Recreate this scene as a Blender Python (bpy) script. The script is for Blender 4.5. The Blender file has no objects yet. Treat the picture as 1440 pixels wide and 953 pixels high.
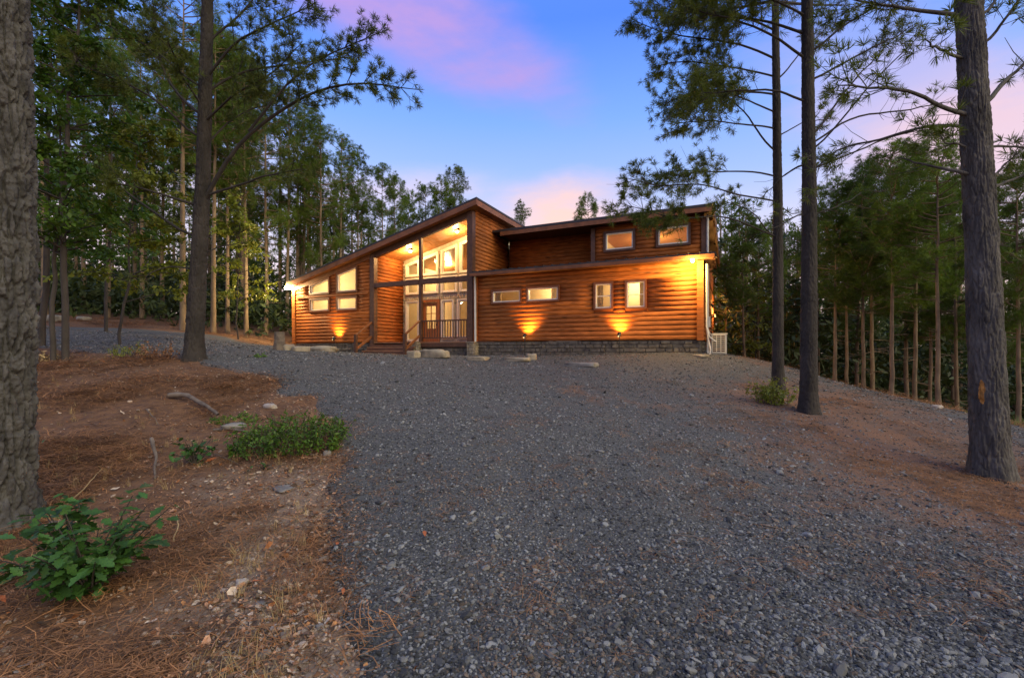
import bpy, math, random
import numpy as np
random.seed(7); RNG = np.random.default_rng(7)
S = bpy.context.scene
R = math.radians
# ------------------------------------------------------------------ camera
FPX, CX, HZ, EYE = 650.0, 720.0, 492.0, 1.5        # photo pixels (1440 wide): focal length, centre, eye-level row; eye height in m
cd = bpy.data.cameras.new('camera'); cam = bpy.data.objects.new('camera', cd); S.collection.objects.link(cam)
cam.location = (0, 0, EYE); cam.rotation_euler = (R(90), 0, 0)
cd.sensor_width = 36; cd.lens = 36*FPX/1440; cd.shift_y = (HZ-476.5)/1440; cd.clip_start = .05; cd.clip_end = 2000
S.camera = cam
# ------------------------------------------------------------------ world: dusk sky
W = bpy.data.worlds.new('World'); S.world = W; W.use_nodes = True
nt = W.node_tree; nt.nodes.clear()
def wn(t, **k):
    n = nt.nodes.new(t)
    for a, b in k.items(): setattr(n, a, b)
    return n
def wl(a, b): nt.links.new(a, b)
def wmath(op, a, b=None):
    n = wn('ShaderNodeMath', operation=op)
    for i, v in enumerate((a, b)):
        if v is None: continue
        if isinstance(v, (int, float)): n.inputs[i].default_value = v
        else: wl(v, n.inputs[i])
    return n.outputs[0]
def wmix(fac, c1, c2, blend='MIX'):
    n = wn('ShaderNodeMix', data_type='RGBA', blend_type=blend)
    for s, v in ((n.inputs[0], fac), (n.inputs[6], c1), (n.inputs[7], c2)):
        if isinstance(v, (int, float)): s.default_value = v
        elif isinstance(v, tuple): s.default_value = v + (1,)
        else: wl(v, s)
    return n.outputs[2]
tc = wn('ShaderNodeTexCoord'); sep = wn('ShaderNodeSeparateXYZ'); wl(tc.outputs['Generated'], sep.inputs[0])
ramp = wn('ShaderNodeValToRGB'); wl(sep.outputs[2], ramp.inputs[0])
stops = [(0.0, (.86, .62, .54)), (.12, (.82, .62, .64)), (.24, (.58, .58, .82)), (.33, (.33, .46, .86)), (.44, (.18, .36, .88)), (.58, (.075, .215, .82)), (1.0, (.17, .30, .58))]
el = ramp.color_ramp.elements
while len(el) < len(stops): el.new(.5)
for e, (p, c) in zip(el, stops): e.position = p; e.color = c + (1,)
mpg = wn('ShaderNodeMapping'); mpg.inputs['Scale'].default_value = (2.2, 2.2, 6.5); mpg.inputs['Rotation'].default_value = (0, R(24), 0); wl(tc.outputs['Generated'], mpg.inputs[0])
noise = wn('ShaderNodeTexNoise'); noise.inputs['Scale'].default_value = 1.6; noise.inputs['Detail'].default_value = 7; noise.inputs['Roughness'].default_value = .6; wl(mpg.outputs[0], noise.inputs['Vector'])
warp = wmath('MULTIPLY', wmath('SUBTRACT', noise.outputs[0], .5), 1.5)
def blob(c, ax, l1, l2):
    c = np.array(c, float); c /= np.linalg.norm(c); ax = np.array(ax, float); ax -= c*ax.dot(c); ax /= np.linalg.norm(ax); b = np.cross(c, ax)
    sub = wn('ShaderNodeVectorMath', operation='SUBTRACT'); wl(tc.outputs['Generated'], sub.inputs[0]); sub.inputs[1].default_value = tuple(c)
    out = None
    for v, L in ((ax, l1), (b, l2), (c, 1.0)):
        d = wn('ShaderNodeVectorMath', operation='DOT_PRODUCT'); wl(sub.outputs[0], d.inputs[0]); d.inputs[1].default_value = tuple(v/L)
        q = wmath('MULTIPLY', d.outputs['Value'], d.outputs['Value']); out = q if out is None else wmath('ADD', out, q)
    m = wmath('ADD', wmath('SUBTRACT', 1.0, out), warp)
    cl = wn('ShaderNodeClamp'); wl(m, cl.inputs[0])
    return wmath('MULTIPLY', cl.outputs[0], cl.outputs[0])
sky = ramp.outputs[0]
def pd(px, py): return ((px-CX)/FPX, 1.0, (HZ-py)/FPX)
for (c, a, l1, l2, col, amt) in [
    (pd(590, 30), (250, 0, -130), .40, .11, (.46, .28, .64), .85),
    (pd(785, 292), (1, 0, .08), .24, .085, (.98, .58, .46), .85),
    (pd(560, 268), (1, 0, .05), .30, .06, (.80, .58, .66), .5),
    (pd(1290, 150), (1, 0, -.5), .34, .16, (.62, .45, .62), .5),
    (pd(1420, 190), (1, 0, .2), .30, .12, (.88, .56, .55), .6),
    (pd(120, 300), (1, 0, .3), .4, .10, (.85, .58, .60), .6),
    ((1.4, .2, .6), (0, 1, .2), .5, .18, (.8, .5, .5), .7), ((-1, .1, .7), (1, 1, .2), .5, .2, (.6, .42, .62), .7),
    ((.3, -1, .6), (1, 0, .2), .7, .22, (.9, .6, .52), .8), ((-.5, -.6, 1), (1, 0, 0), .5, .25, (.6, .42, .6), .8), ((.4, -.1, 1.2), (1, 1, 0), .5, .2, (.6, .42, .58), .8)]:
    sky = wmix(wmath('MULTIPLY', blob(c, a, l1, l2), amt), sky, col)
nish = wn('ShaderNodeTexSky', sky_type='NISHITA'); nish.sun_disc = False; nish.sun_elevation = R(4); nish.sun_rotation = R(132)
sky = wmix(.03, sky, nish.outputs[0], 'ADD')
bg = wn('ShaderNodeBackground'); bg.inputs[1].default_value = 1.0; wl(sky, bg.inputs[0])
wo = wn('ShaderNodeOutputWorld'); wl(bg.outputs[0], wo.inputs[0])
# afterglow of the set sun behind and to the right of the camera
sd = bpy.data.lights.new('sun', 'SUN'); sd.energy = 2.2; sd.angle = R(60); sd.color = (1, .88, .50)
sun = bpy.data.objects.new('sun', sd); S.collection.objects.link(sun); sun.rotation_euler = (R(55), 0, R(48))
vs = S.view_settings; vs.view_transform = 'Standard'; vs.look = 'None'; vs.exposure = 0.28; vs.gamma = 1
S.cycles.use_denoising = True; S.cycles.max_bounces = 6; S.cycles.transparent_max_bounces = 8
S.cycles.caustics_reflective = False; S.cycles.caustics_refractive = False; S.cycles.sample_clamp_indirect = 4
# ------------------------------------------------------------------ helpers
COL = S.collection
def setp(o, label=None, cat=None, group=None, kind=None):
    if label: o['label'] = label
    if cat: o['category'] = cat
    if group: o['group'] = group
    if kind: o['kind'] = kind
    return o
def mesh(name, V, F, mat=None, smooth=False):
    """V (n,3); F list of index lists or (m,k) array, or a list of such arrays"""
    me = bpy.data.meshes.new(name)
    V = np.asarray(V, np.float32)
    if isinstance(F, np.ndarray): F = [F]
    if len(F) and isinstance(F[0], np.ndarray) and F[0].ndim == 2:
        F = [f for f in F if len(f)]
        me.vertices.add(len(V)); me.vertices.foreach_set('co', V.ravel())
        nl = sum(f.size for f in F); npoly = sum(len(f) for f in F)
        me.loops.add(nl); me.loops.foreach_set('vertex_index', np.concatenate([f.ravel() for f in F]).astype(np.int32))
        me.polygons.add(npoly)
        tot = np.concatenate([np.full(len(f), f.shape[1]) for f in F]); st = np.concatenate([[0], np.cumsum(tot)[:-1]])
        me.polygons.foreach_set('loop_start', st.astype(np.int32)); me.polygons.foreach_set('loop_total', tot.astype(np.int32))
        me.update(calc_edges=True); me.validate()
    else:
        me.from_pydata([tuple(map(float, v)) for v in V], [], [list(map(int, f)) for f in F]); me.update()
    if smooth: me.polygons.foreach_set('use_smooth', np.ones(len(me.polygons), bool))
    if mat: me.materials.append(mat)
    return me
def link(name, me, parent=None, loc=None, rz=0):
    o = bpy.data.objects.new(name, me); COL.objects.link(o)
    if parent: o.parent = parent
    if loc is not None: o.location = loc
    if rz: o.rotation_euler = (0, 0, rz)
    return o
def empty(name, loc=(0, 0, 0), rz=0):
    o = link(name, None, None, loc, rz); o.empty_display_size = .2; return o
class MB:
    def __init__(s): s.v = []; s.f = []
    def add(s, V, F):
        n = len(s.v); s.v += [tuple(v) for v in V]; s.f += [[i+n for i in f] for f in F]; return s
    def box(s, a, b):
        (x0, y0, z0), (x1, y1, z1) = a, b
        return s.add([(x0, y0, z0), (x1, y0, z0), (x1, y1, z0), (x0, y1, z0), (x0, y0, z1), (x1, y0, z1), (x1, y1, z1), (x0, y1, z1)],
                     [(0, 3, 2, 1), (4, 5, 6, 7), (0, 1, 5, 4), (1, 2, 6, 5), (2, 3, 7, 6), (3, 0, 4, 7)])
    def bar(s, p, q, w, h):
        p = np.array(p, float); q = np.array(q, float); d = q-p; d /= np.linalg.norm(d)
        a = np.cross(d, (0, 0, 1)) if abs(d[2]) < .95 else np.array((1., 0, 0)); a /= np.linalg.norm(a); b = np.cross(a, d)
        V = [e + a*w/2*i + b*h/2*j for e in (p, q) for i, j in ((-1, -1), (1, -1), (1, 1), (-1, 1))]
        return s.add(V, [(0, 1, 2, 3), (7, 6, 5, 4), (0, 4, 5, 1), (1, 5, 6, 2), (2, 6, 7, 3), (3, 7, 4, 0)])
    def prism(s, poly, y0, y1):        # poly of (x,z), extruded along y
        n = len(poly); V = [(x, y0, z) for x, z in poly]+[(x, y1, z) for x, z in poly]
        return s.add(V, [list(range(n)), list(range(2*n-1, n-1, -1))]+[(i, i+n, (i+1) % n+n, (i+1) % n) for i in range(n)])
    def cyl(s, c, r, h, n=14, r2=None):
        r2 = r if r2 is None else r2
        V = [(c[0]+r*math.cos(2*math.pi*i/n), c[1]+r*math.sin(2*math.pi*i/n), c[2]) for i in range(n)]+[(c[0]+r2*math.cos(2*math.pi*i/n), c[1]+r2*math.sin(2*math.pi*i/n), c[2]+h) for i in range(n)]
        return s.add(V, [list(range(n-1, -1, -1)), list(range(n, 2*n))]+[(i, (i+1) % n, (i+1) % n+n, i+n) for i in range(n)])
    def tube(s, pts, r, n=8):
        V, Fq = tube(np.array(pts, float), np.full(len(pts), r), n); return s.add(V, Fq.tolist())
    def ball(s, c, r, n=12, m=8, sz=1):
        V = [(c[0]+r*math.sin(math.pi*j/m)*math.cos(2*math.pi*i/n), c[1]+r*math.sin(math.pi*j/m)*math.sin(2*math.pi*i/n), c[2]+sz*r*math.cos(math.pi*j/m)) for j in range(m+1) for i in range(n)]
        return s.add(V, [(j*n+i, (j+1)*n+i, (j+1)*n+(i+1) % n, j*n+(i+1) % n) for j in range(m) for i in range(n)])
    def build(s, name, mat, parent=None, smooth=False, loc=None, rz=0):
        return link(name, mesh(name, s.v, s.f, mat, smooth), parent, loc, rz)
def tube(P, r, n=6):
    P = np.asarray(P, float); T = np.gradient(P, axis=0); T /= np.linalg.norm(T, axis=1)[:, None]+1e-9
    ref = np.where(np.abs(T[:, 2:3]) > .9, np.array([[1., 0, 0]]), np.array([[0, 0, 1.]]))
    if abs(T[:, 2]).mean() > .6: ref = np.repeat([[1., 0, 0]], len(P), 0)
    A = np.cross(T, ref); A /= np.linalg.norm(A, axis=1)[:, None]+1e-9; B = np.cross(T, A)
    th = np.arange(n)*2*np.pi/n
    V = P[:, None]+np.asarray(r)[:, None, None]*(np.cos(th)[None, :, None]*A[:, None]+np.sin(th)[None, :, None]*B[:, None])
    i = np.arange(len(P)-1)[:, None]*n; j = np.arange(n)[None]; k = (j+1) % n
    Fq = np.stack([i+j, i+k, i+n+k, i+n+j], -1).reshape(-1, 4)
    return V.reshape(-1, 3), Fq
class Acc:                      # numpy accumulator
    def __init__(s): s.V = []; s.F = []; s.n = 0
    def add(s, V, F): s.V.append(V); s.F.append(np.asarray(F)+s.n); s.n += len(V)
    def mesh(s, name, mat, smooth=False):
        ks = sorted({f.shape[1] for f in s.F}); return mesh(name, np.concatenate(s.V), [np.concatenate([f for f in s.F if f.shape[1] == k]) for k in ks], mat, smooth)
# ---- noise
def hsh(i, j, k=0, s=0):
    h = (i.astype(np.int64)*374761393+j.astype(np.int64)*668265263+np.int64(k)*2147483647+s*1274126177) & 0xffffffff
    h = ((h ^ (h >> 13))*1274126177) & 0xffffffff; h = (h ^ (h >> 16)) & 0xffffff
    return h/float(0xffffff)
def vnoise(x, y, s=0):
    i = np.floor(x); j = np.floor(y); u = x-i; v = y-j; u = u*u*(3-2*u); v = v*v*(3-2*v)
    return (hsh(i, j, 0, s)*(1-u)+hsh(i+1, j, 0, s)*u)*(1-v)+(hsh(i, j+1, 0, s)*(1-u)+hsh(i+1, j+1, 0, s)*u)*v
def fbm(x, y, o=4, s=0):
    t = 0; a = .5
    for k in range(o): t = t+a*(vnoise(x, y, s+k)-.5); x = x*2.03; y = y*2.03; a *= .5
    return t*2
def worley(x, y, per=None, s=0):
    i0 = np.floor(x); j0 = np.floor(y); f1 = np.full(x.shape, 9.); f2 = np.full(x.shape, 9.); cid = np.zeros(x.shape)
    for di in (-1, 0, 1):
        for dj in (-1, 0, 1):
            i = i0+di; j = j0+dj; iw = np.mod(i, per) if per else i
            d = np.hypot(i+.1+.8*hsh(iw, j, 0, s)-x, j+.1+.8*hsh(iw, j, 0, s+5)-y)
            near = d < f1; f2 = np.where(near, f1, np.minimum(f2, d)); cid = np.where(near, hsh(iw, j, 0, s+9), cid); f1 = np.where(near, d, f1)
    return f1, f2, cid
# ---- materials
def mat(name, col, rough=.8, var=.25, scale=6.0, bump=0.0, bscale=30.0, col2=None, stretch=None, rnd=0.0, metallic=0.0, spec=.4, trans=0.0, detail=5):
    m = bpy.data.materials.new(name); m.use_nodes = True; t = m.node_tree; n = t.nodes; L = t.links; b = n['Principled BSDF']
    b.inputs['Roughness'].default_value = rough; b.inputs['Metallic'].default_value = metallic; b.inputs['Specular IOR Level'].default_value = spec
    co = n.new('ShaderNodeTexCoord'); mp = n.new('ShaderNodeMapping'); L.new(co.outputs['Object'], mp.inputs[0])
    if stretch: mp.inputs['Scale'].default_value = stretch
    nz = n.new('ShaderNodeTexNoise'); nz.inputs['Scale'].default_value = scale; nz.inputs['Detail'].default_value = detail; L.new(mp.outputs[0], nz.inputs['Vector'])
    mx = n.new('ShaderNodeMix'); mx.data_type = 'RGBA'
    c2 = col2 or tuple(c*(1-var) for c in col)
    mr = n.new('ShaderNodeMapRange'); mr.inputs[1].default_value = .3; mr.inputs[2].default_value = .7; L.new(nz.outputs[0], mr.inputs[0])
    L.new(mr.outputs[0], mx.inputs[0]); mx.inputs[6].default_value = c2+(1,); mx.inputs[7].default_value = tuple(min(1, c*(1+(0 if col2 else var))) for c in col)+(1,)
    out = mx.outputs[2]
    if rnd:
        oi = n.new('ShaderNodeObjectInfo'); hs = n.new('ShaderNodeHueSaturation'); L.new(out, hs.inputs['Color'])
        a = n.new('ShaderNodeMapRange'); a.inputs[3].default_value = 1-rnd; a.inputs[4].default_value = 1+rnd; L.new(oi.outputs['Random'], a.inputs[0]); L.new(a.outputs[0], hs.inputs['Value']); out = hs.outputs[0]
    L.new(out, b.inputs['Base Color'])
    if bump:
        n2 = n.new('ShaderNodeTexNoise'); n2.inputs['Scale'].default_value = bscale; n2.inputs['Detail'].default_value = 6; L.new(mp.outputs[0], n2.inputs['Vector'])
        bp = n.new('ShaderNodeBump'); bp.inputs['Strength'].default_value = 1; bp.inputs['Distance'].default_value = bump; L.new(n2.outputs[0], bp.inputs['Height']); L.new(bp.outputs[0], b.inputs['Normal'])
    if trans:
        tr = n.new('ShaderNodeBsdfTranslucent'); L.new(out, tr.inputs[0]); ms = n.new('ShaderNodeMixShader'); ms.inputs[0].default_value = trans
        L.new(b.outputs[0], ms.inputs[1]); L.new(tr.outputs[0], ms.inputs[2]); L.new(ms.outputs[0], n['Material Output'].inputs[0])
    return m
def emis(name, col, st):
    m = bpy.data.materials.new(name); m.use_nodes = True; n = m.node_tree.nodes; n.clear()
    e = n.new('ShaderNodeEmission'); e.inputs[0].default_value = col+(1,); e.inputs[1].default_value = st
    o = n.new('ShaderNodeOutputMaterial'); m.node_tree.links.new(e.outputs[0], o.inputs[0]); return m
def glassmat():
    m = bpy.data.materials.new('window glass'); m.use_nodes = True; t = m.node_tree; n = t.nodes; n.clear()
    a = n.new('ShaderNodeBsdfTransparent'); a.inputs[0].default_value = (.93, .95, .94, 1); g = n.new('ShaderNodeBsdfGlossy'); g.inputs['Roughness'].default_value = .02
    x = n.new('ShaderNodeMixShader'); fr = n.new('ShaderNodeLayerWeight'); fr.inputs[0].default_value = .25
    t.links.new(fr.outputs['Fresnel'], x.inputs[0]); t.links.new(a.outputs[0], x.inputs[1]); t.links.new(g.outputs[0], x.inputs[2])
    o = n.new('ShaderNodeOutputMaterial'); t.links.new(x.outputs[0], o.inputs[0]); return m
def tint(m, attr, c2, nscale=2.0):        # mix a second colour in by a mesh attribute
    t = m.node_tree; n = t.nodes; L = t.links; b = n['Principled BSDF']; src = b.inputs['Base Color'].links[0].from_socket
    at = n.new('ShaderNodeAttribute'); at.attribute_name = attr
    nz = n.new('ShaderNodeTexNoise'); nz.inputs['Scale'].default_value = nscale; nz.inputs['Detail'].default_value = 8; nz.inputs['Roughness'].default_value = .65
    co = n.new('ShaderNodeTexCoord'); L.new(co.outputs['Object'], nz.inputs['Vector'])
    ad = n.new('ShaderNodeMath'); ad.operation = 'MULTIPLY_ADD'; L.new(nz.outputs[0], ad.inputs[0]); ad.inputs[1].default_value = 2.4; ad.inputs[2].default_value = -1.7
    a2 = n.new('ShaderNodeMath'); a2.operation = 'MULTIPLY_ADD'; L.new(at.outputs['Fac'], a2.inputs[0]); a2.inputs[1].default_value = 1.5; L.new(ad.outputs[0], a2.inputs[2]); a2.use_clamp = True
    mx = n.new('ShaderNodeMix'); mx.data_type = 'RGBA'; L.new(a2.outputs[0], mx.inputs[0]); L.new(src, mx.inputs[6]); mx.inputs[7].default_value = c2+(1,); L.new(mx.outputs[2], b.inputs['Base Color'])
M = {}
M['log'] = mat('stained log siding', (.39, .118, .024), .66, .4, 3.0, .005, 14, stretch=(1, 1, 9), rnd=.13, spec=.25)
def knots(m):
    t = m.node_tree; n = t.nodes; L = t.links; b = n['Principled BSDF']; src = b.inputs['Base Color'].links[0].from_socket
    co = n.new('ShaderNodeTexCoord'); mp = n.new('ShaderNodeMapping'); mp.inputs['Scale'].default_value = (1.1, 1.1, 5.5); L.new(co.outputs['Object'], mp.inputs[0])
    vo = n.new('ShaderNodeTexVoronoi'); vo.inputs['Scale'].default_value = 1.2; L.new(mp.outputs[0], vo.inputs['Vector'])
    mr = n.new('ShaderNodeMapRange'); mr.inputs[1].default_value = .05; mr.inputs[2].default_value = .22; mr.inputs[3].default_value = .25; mr.inputs[4].default_value = 1; L.new(vo.outputs['Distance'], mr.inputs[0])
    nz = n.new('ShaderNodeTexNoise'); nz.inputs['Scale'].default_value = .8; nz.inputs['Detail'].default_value = 6; L.new(co.outputs['Object'], nz.inputs['Vector'])
    m2 = n.new('ShaderNodeMapRange'); m2.inputs[1].default_value = .35; m2.inputs[2].default_value = .65; m2.inputs[3].default_value = .68; m2.inputs[4].default_value = 1.1; L.new(nz.outputs[0], m2.inputs[0])
    mu = n.new('ShaderNodeMath'); mu.operation = 'MULTIPLY'; L.new(mr.outputs[0], mu.inputs[0]); L.new(m2.outputs[0], mu.inputs[1])
    hs = n.new('ShaderNodeHueSaturation'); L.new(src, hs.inputs['Color']); L.new(mu.outputs[0], hs.inputs['Value']); L.new(hs.outputs[0], b.inputs['Base Color'])
knots(M['log'])
M['trimw'] = mat('dark stained trim', (.10, .045, .025), .5, .3, 4, .002, 30, stretch=(2, 2, 2))
M['fascia'] = mat('stained fascia board', (.20, .075, .028), .5, .3, 4, .002, 30)
M['pine'] = mat('pine ceiling boards', (.42, .18, .055), .4, .25, 3, .002, 20, stretch=(1, 9, 1))
M['doorwood'] = mat('door wood', (.30, .11, .035), .4, .25, 3, .001, 20, stretch=(8, 8, 1))
M['cream'] = mat('cream plaster', (.56, .45, .29), .8, .08, 2)
M['white'] = mat('white window frame', (.78, .74, .64), .45, .06, 8)
M['blind'] = mat('cream blind', (.75, .62, .42), .8, .05, 2, trans=.5)
M['floorw'] = mat('interior floor', (.35, .2, .1), .4, .2, 3)
M['roof'] = mat('dark metal roof', (.05, .045, .045), .45, .2, 3, metallic=.4)
M['soffit'] = mat('soffit board', (.22, .10, .045), .6, .25, 4, .002, 25)
M['gutter'] = mat('bronze gutter', (.11, .08, .065), .4, .2, 3, metallic=.3)
M['stone'] = mat('ledge stone', (.19, .165, .125), .85, .3, 7, .012, 26, col2=(.07, .06, .05))
M['litstone'] = mat('lit ledge stone', (.42, .37, .29), .85, .2, 9, .012, 26)  # paler copy of the foundation stone, porch light put into its colour
M['deck'] = mat('deck boards', (.28, .14, .07), .6, .3, 4, .003, 25, stretch=(1, 8, 1))
M['steel'] = mat('black metal', (.03, .03, .03), .4, .2, 5, metallic=.6)
M['beige'] = mat('beige painted steel', (.62, .58, .46), .5, .06, 5)
M['conduit'] = mat('white plastic pipe', (.62, .60, .55), .5, .1, 5)
M['glass'] = glassmat()
M['bulb'] = emis('lamp bulb', (1, .80, .45), 60)
M['bulbf'] = emis('flood lamp', (1, .86, .5), 160)
M['bulb2'] = emis('uplight lens', (1, .68, .28), 40)
M['bulb3'] = emis('orange lamp glass', (1, .45, .12), 6)
M['bulbc'] = emis('chandelier bulb', (1, .82, .5), 40)
M['bark'] = mat('pine bark', (.122, .111, .097), .92, .3, 7, .014, 60, col2=(.03, .027, .025), stretch=(1, 1, .35), detail=8)
M['barkg'] = mat('grey plated pine bark', (.105, .10, .093), .92, .3, 9, .014, 60, col2=(.032, .03, .028), stretch=(1, 1, .5), detail=8)
M['barkd'] = mat('brown pine bark', (.048, .041, .036), .92, .3, 6, .010, 50, col2=(.019, .016, .014), stretch=(1, 1, .35), detail=8)
M['barkp'] = mat('pale young pine bark', (.25, .18, .11), .92, .3, 5, .008, 40, col2=(.10, .07, .045), stretch=(1, 1, .3), rnd=.2)
M['barkl'] = mat('smooth dark bark', (.05, .042, .036), .9, .3, 8, .004, 40, stretch=(1, 1, .4))
M['scar'] = mat('resin scar', (.36, .16, .03), .6, .35, 20, .006, 60)
M['needle'] = mat('pine needles', (.14, .175, .018), .55, .35, .9, rnd=.18, trans=.35, col2=(.07, .10, .014))
M['needle2'] = mat('dark pine needles', (.14, .205, .018), .55, .35, .9, rnd=.3, trans=.38, col2=(.06, .115, .014))
M['under'] = mat('shade-toned undergrowth leaves', (.05, .075, .014), .6, .35, .5, trans=.2, col2=(.022, .036, .01))  # leaf colour darkened to stand in for the shade under the trees
M['leaf'] = mat('broad leaves', (.11, .20, .015), .5, .3, 1.2, rnd=.2, trans=.38, col2=(.04, .10, .012))
M['leafo'] = mat('oak leaves', (.065, .15, .024), .5, .35, 14, rnd=.45, trans=.28, col2=(.03, .085, .02))
M['leafy'] = mat('yellow green leaves', (.19, .22, .02), .5, .3, 1.2, rnd=.2, trans=.3)
M['fern'] = mat('bright herb leaves', (.14, .26, .022), .5, .3, 5, rnd=.3, trans=.38, col2=(.07, .15, .016))
M['grass'] = mat('green grass', (.12, .22, .03), .55, .3, 3, trans=.2)
M['drygrass'] = mat('dry grass', (.36, .26, .12), .8, .3, 3, rnd=.3)
M['straw'] = mat('fallen pine needles', (.33, .155, .055), .8, .3, 3, rnd=.75, col2=(.20, .092, .036))
M['chip'] = mat('leaf litter', (.36, .22, .13), .8, .3, 3, rnd=.75, col2=(.30, .13, .06))
M['chipd'] = mat('dark bark scraps', (.09, .055, .035), .85, .3, 3, rnd=.5)
M['chipp'] = mat('pale leaf scraps', (.42, .33, .24), .8, .3, 3, rnd=.4)
M['leafr'] = mat('rust leaf scraps', (.30, .11, .03), .8, .3, 3, rnd=.5)
M['redleaf'] = mat('fallen red leaf', (.42, .09, .03), .7, .3, 12, col2=(.3, .12, .03))
M['gravel'] = mat('grey gravel stones', (.148, .150, .145), .8, .2, 20, .002, 90, rnd=.85)
M['graveld'] = mat('dark gravel stones', (.06, .062, .064), .75, .2, 20, .002, 90, rnd=.6)
M['gravelb'] = mat('brown gravel stones', (.15, .115, .085), .8, .2, 20, .002, 90, rnd=.6)
M['pebble'] = mat('tan pebbles', (.34, .26, .19), .8, .2, 20, .002, 90, rnd=.5)
M['rock'] = mat('tan fieldstone', (.40, .34, .24), .9, .25, 4, .02, 12, col2=(.2, .17, .13))
M['rockd'] = mat('grey fieldstone', (.27, .25, .22), .9, .25, 4, .02, 12, col2=(.12, .11, .10))
M['pale'] = mat('pale quartz stone', (.36, .31, .26), .85, .2, 14, .01, 30)
M['wood'] = mat('weathered deadwood', (.20, .16, .12), .9, .3, 8, .006, 40, col2=(.09, .07, .055))
M['cutwood'] = mat('cut log', (.38, .25, .11), .9, .3, 8, .006, 40)
M['duff'] = mat('needle covered soil', (.21, .105, .045), .95, .3, 9, .03, 30, col2=(.105, .055, .032), detail=10)
M['road'] = mat('crushed gravel bed', (.135, .134, .128), .95, .3, 45, .02, 60, col2=(.04, .04, .038), detail=10)
# ------------------------------------------------------------------ terrain
CTRL = np.array([(0, 0, 0), (0, 2.2, .04), (0, -8, -.3), (-6, -8, -.3), (8, -8, -.5), (0, 6, .46), (0, 10, .85), (-.5, 14, 1.18), (0, 16.8, 1.30), (3, 8, .56), (3, 12, 1.02), (2.5, 15.4, 1.32), (5.71, 13.8, 1.37), (-3.4, 18.3, 1.27), (-10.1, 21.5, 1.53), (-6.5, 19.5, 1.35),
    (5.7, 5.5, -.05), (5.13, 8, .42), (5.74, 10, .55), (-4.3, 4, -.06), (-2, 3, .02), (-6.55, 9.5, 1.31), (-9.25, 9.5, 1.28), (-5, 6.3, .45), (-3, 6.2, .45), (-3.4, 9.5, .98), (-8, 5, .4), (-14, 6, .8),
    (-12, 15, 1.9), (-15.2, 15, 2.0), (-11.4, 12, 1.58), (-15.2, 19, 2.38), (-12, 20.5, 2.05), (-22, 26, 3.4), (-14, 30, 3.0), (-30, 18, 3.2), (-5, 33, 2.4), (5, 30, 1.5), (-25, 8, 2), (-40, 40, 5), (0, 50, 2.5),
    (8.7, 8, .17), (8.8, 10, .38), (8.3, 13, .85), (7.4, 14.6, 1.25), (8.3, 5, -.12), (8, 0, -.3), (12, 8, -.75), (12, 12, -.7), (12, 17, -.5), (13, 3, -.9), (9.8, 16, .5), (11, 21, -.2), (20, 10, -2.3), (20, 20, -2.2), (30, 28, -3), (40, 8, -4), (22, 40, -2), (45, 45, -3.5)], float)
def tps(r2): return np.where(r2 > 1e-9, .5*r2*np.log(r2+1e-12), 0)
_n = len(CTRL); _K = tps(((CTRL[:, None, :2]-CTRL[None, :, :2])**2).sum(-1))+np.eye(_n)*1.0
_P = np.c_[np.ones(_n), CTRL[:, :2]]; _A = np.block([[_K, _P], [_P.T, np.zeros((3, 3))]])
_w = np.linalg.solve(_A, np.r_[CTRL[:, 2], 0, 0, 0])
def TZ(x, y, bumps=True):
    x = np.atleast_1d(np.asarray(x, float)); y = np.atleast_1d(np.asarray(y, float)); sh = x.shape; x = x.ravel(); y = y.ravel()
    r = np.hypot(x, y-15); s = np.minimum(1, 48/np.maximum(r, 1e-6)); xx = x*s; yy = 15+(y-15)*s
    out = np.empty(len(x))
    for a in range(0, len(x), 20000):
        b = slice(a, a+20000); k = tps((xx[b, None]-CTRL[None, :, 0])**2+(yy[b, None]-CTRL[None, :, 1])**2); out[b] = k@_w[:_n]+_w[_n]+_w[_n+1]*xx[b]+_w[_n+2]*yy[b]
    if bumps: out += .05*fbm(x*.9, y*.9, 3, 3)+.016*fbm(x*5, y*5, 3, 8)
    return out.reshape(sh)
def tz(x, y): return float(TZ(x, y)[0])
def ground_at(px, py):                       # the ground point a photo pixel looks at
    a = (px-CX)/FPX; b = (HZ-py)/FPX; d = np.linspace(1, 60, 1200); z = EYE+b*d; g = TZ(a*d, d); i = np.argmax(z < g)
    if not (z < g).any(): i = -1
    return float(a*d[i]), float(d[i]), float(g[i])
def at_depth(px, d): x = (px-CX)/FPX*d; return x, d, tz(x, d)
def P3(px, py, d): return np.array(((px-CX)/FPX*d, d, EYE+(HZ-py)/FPX*d))
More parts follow.
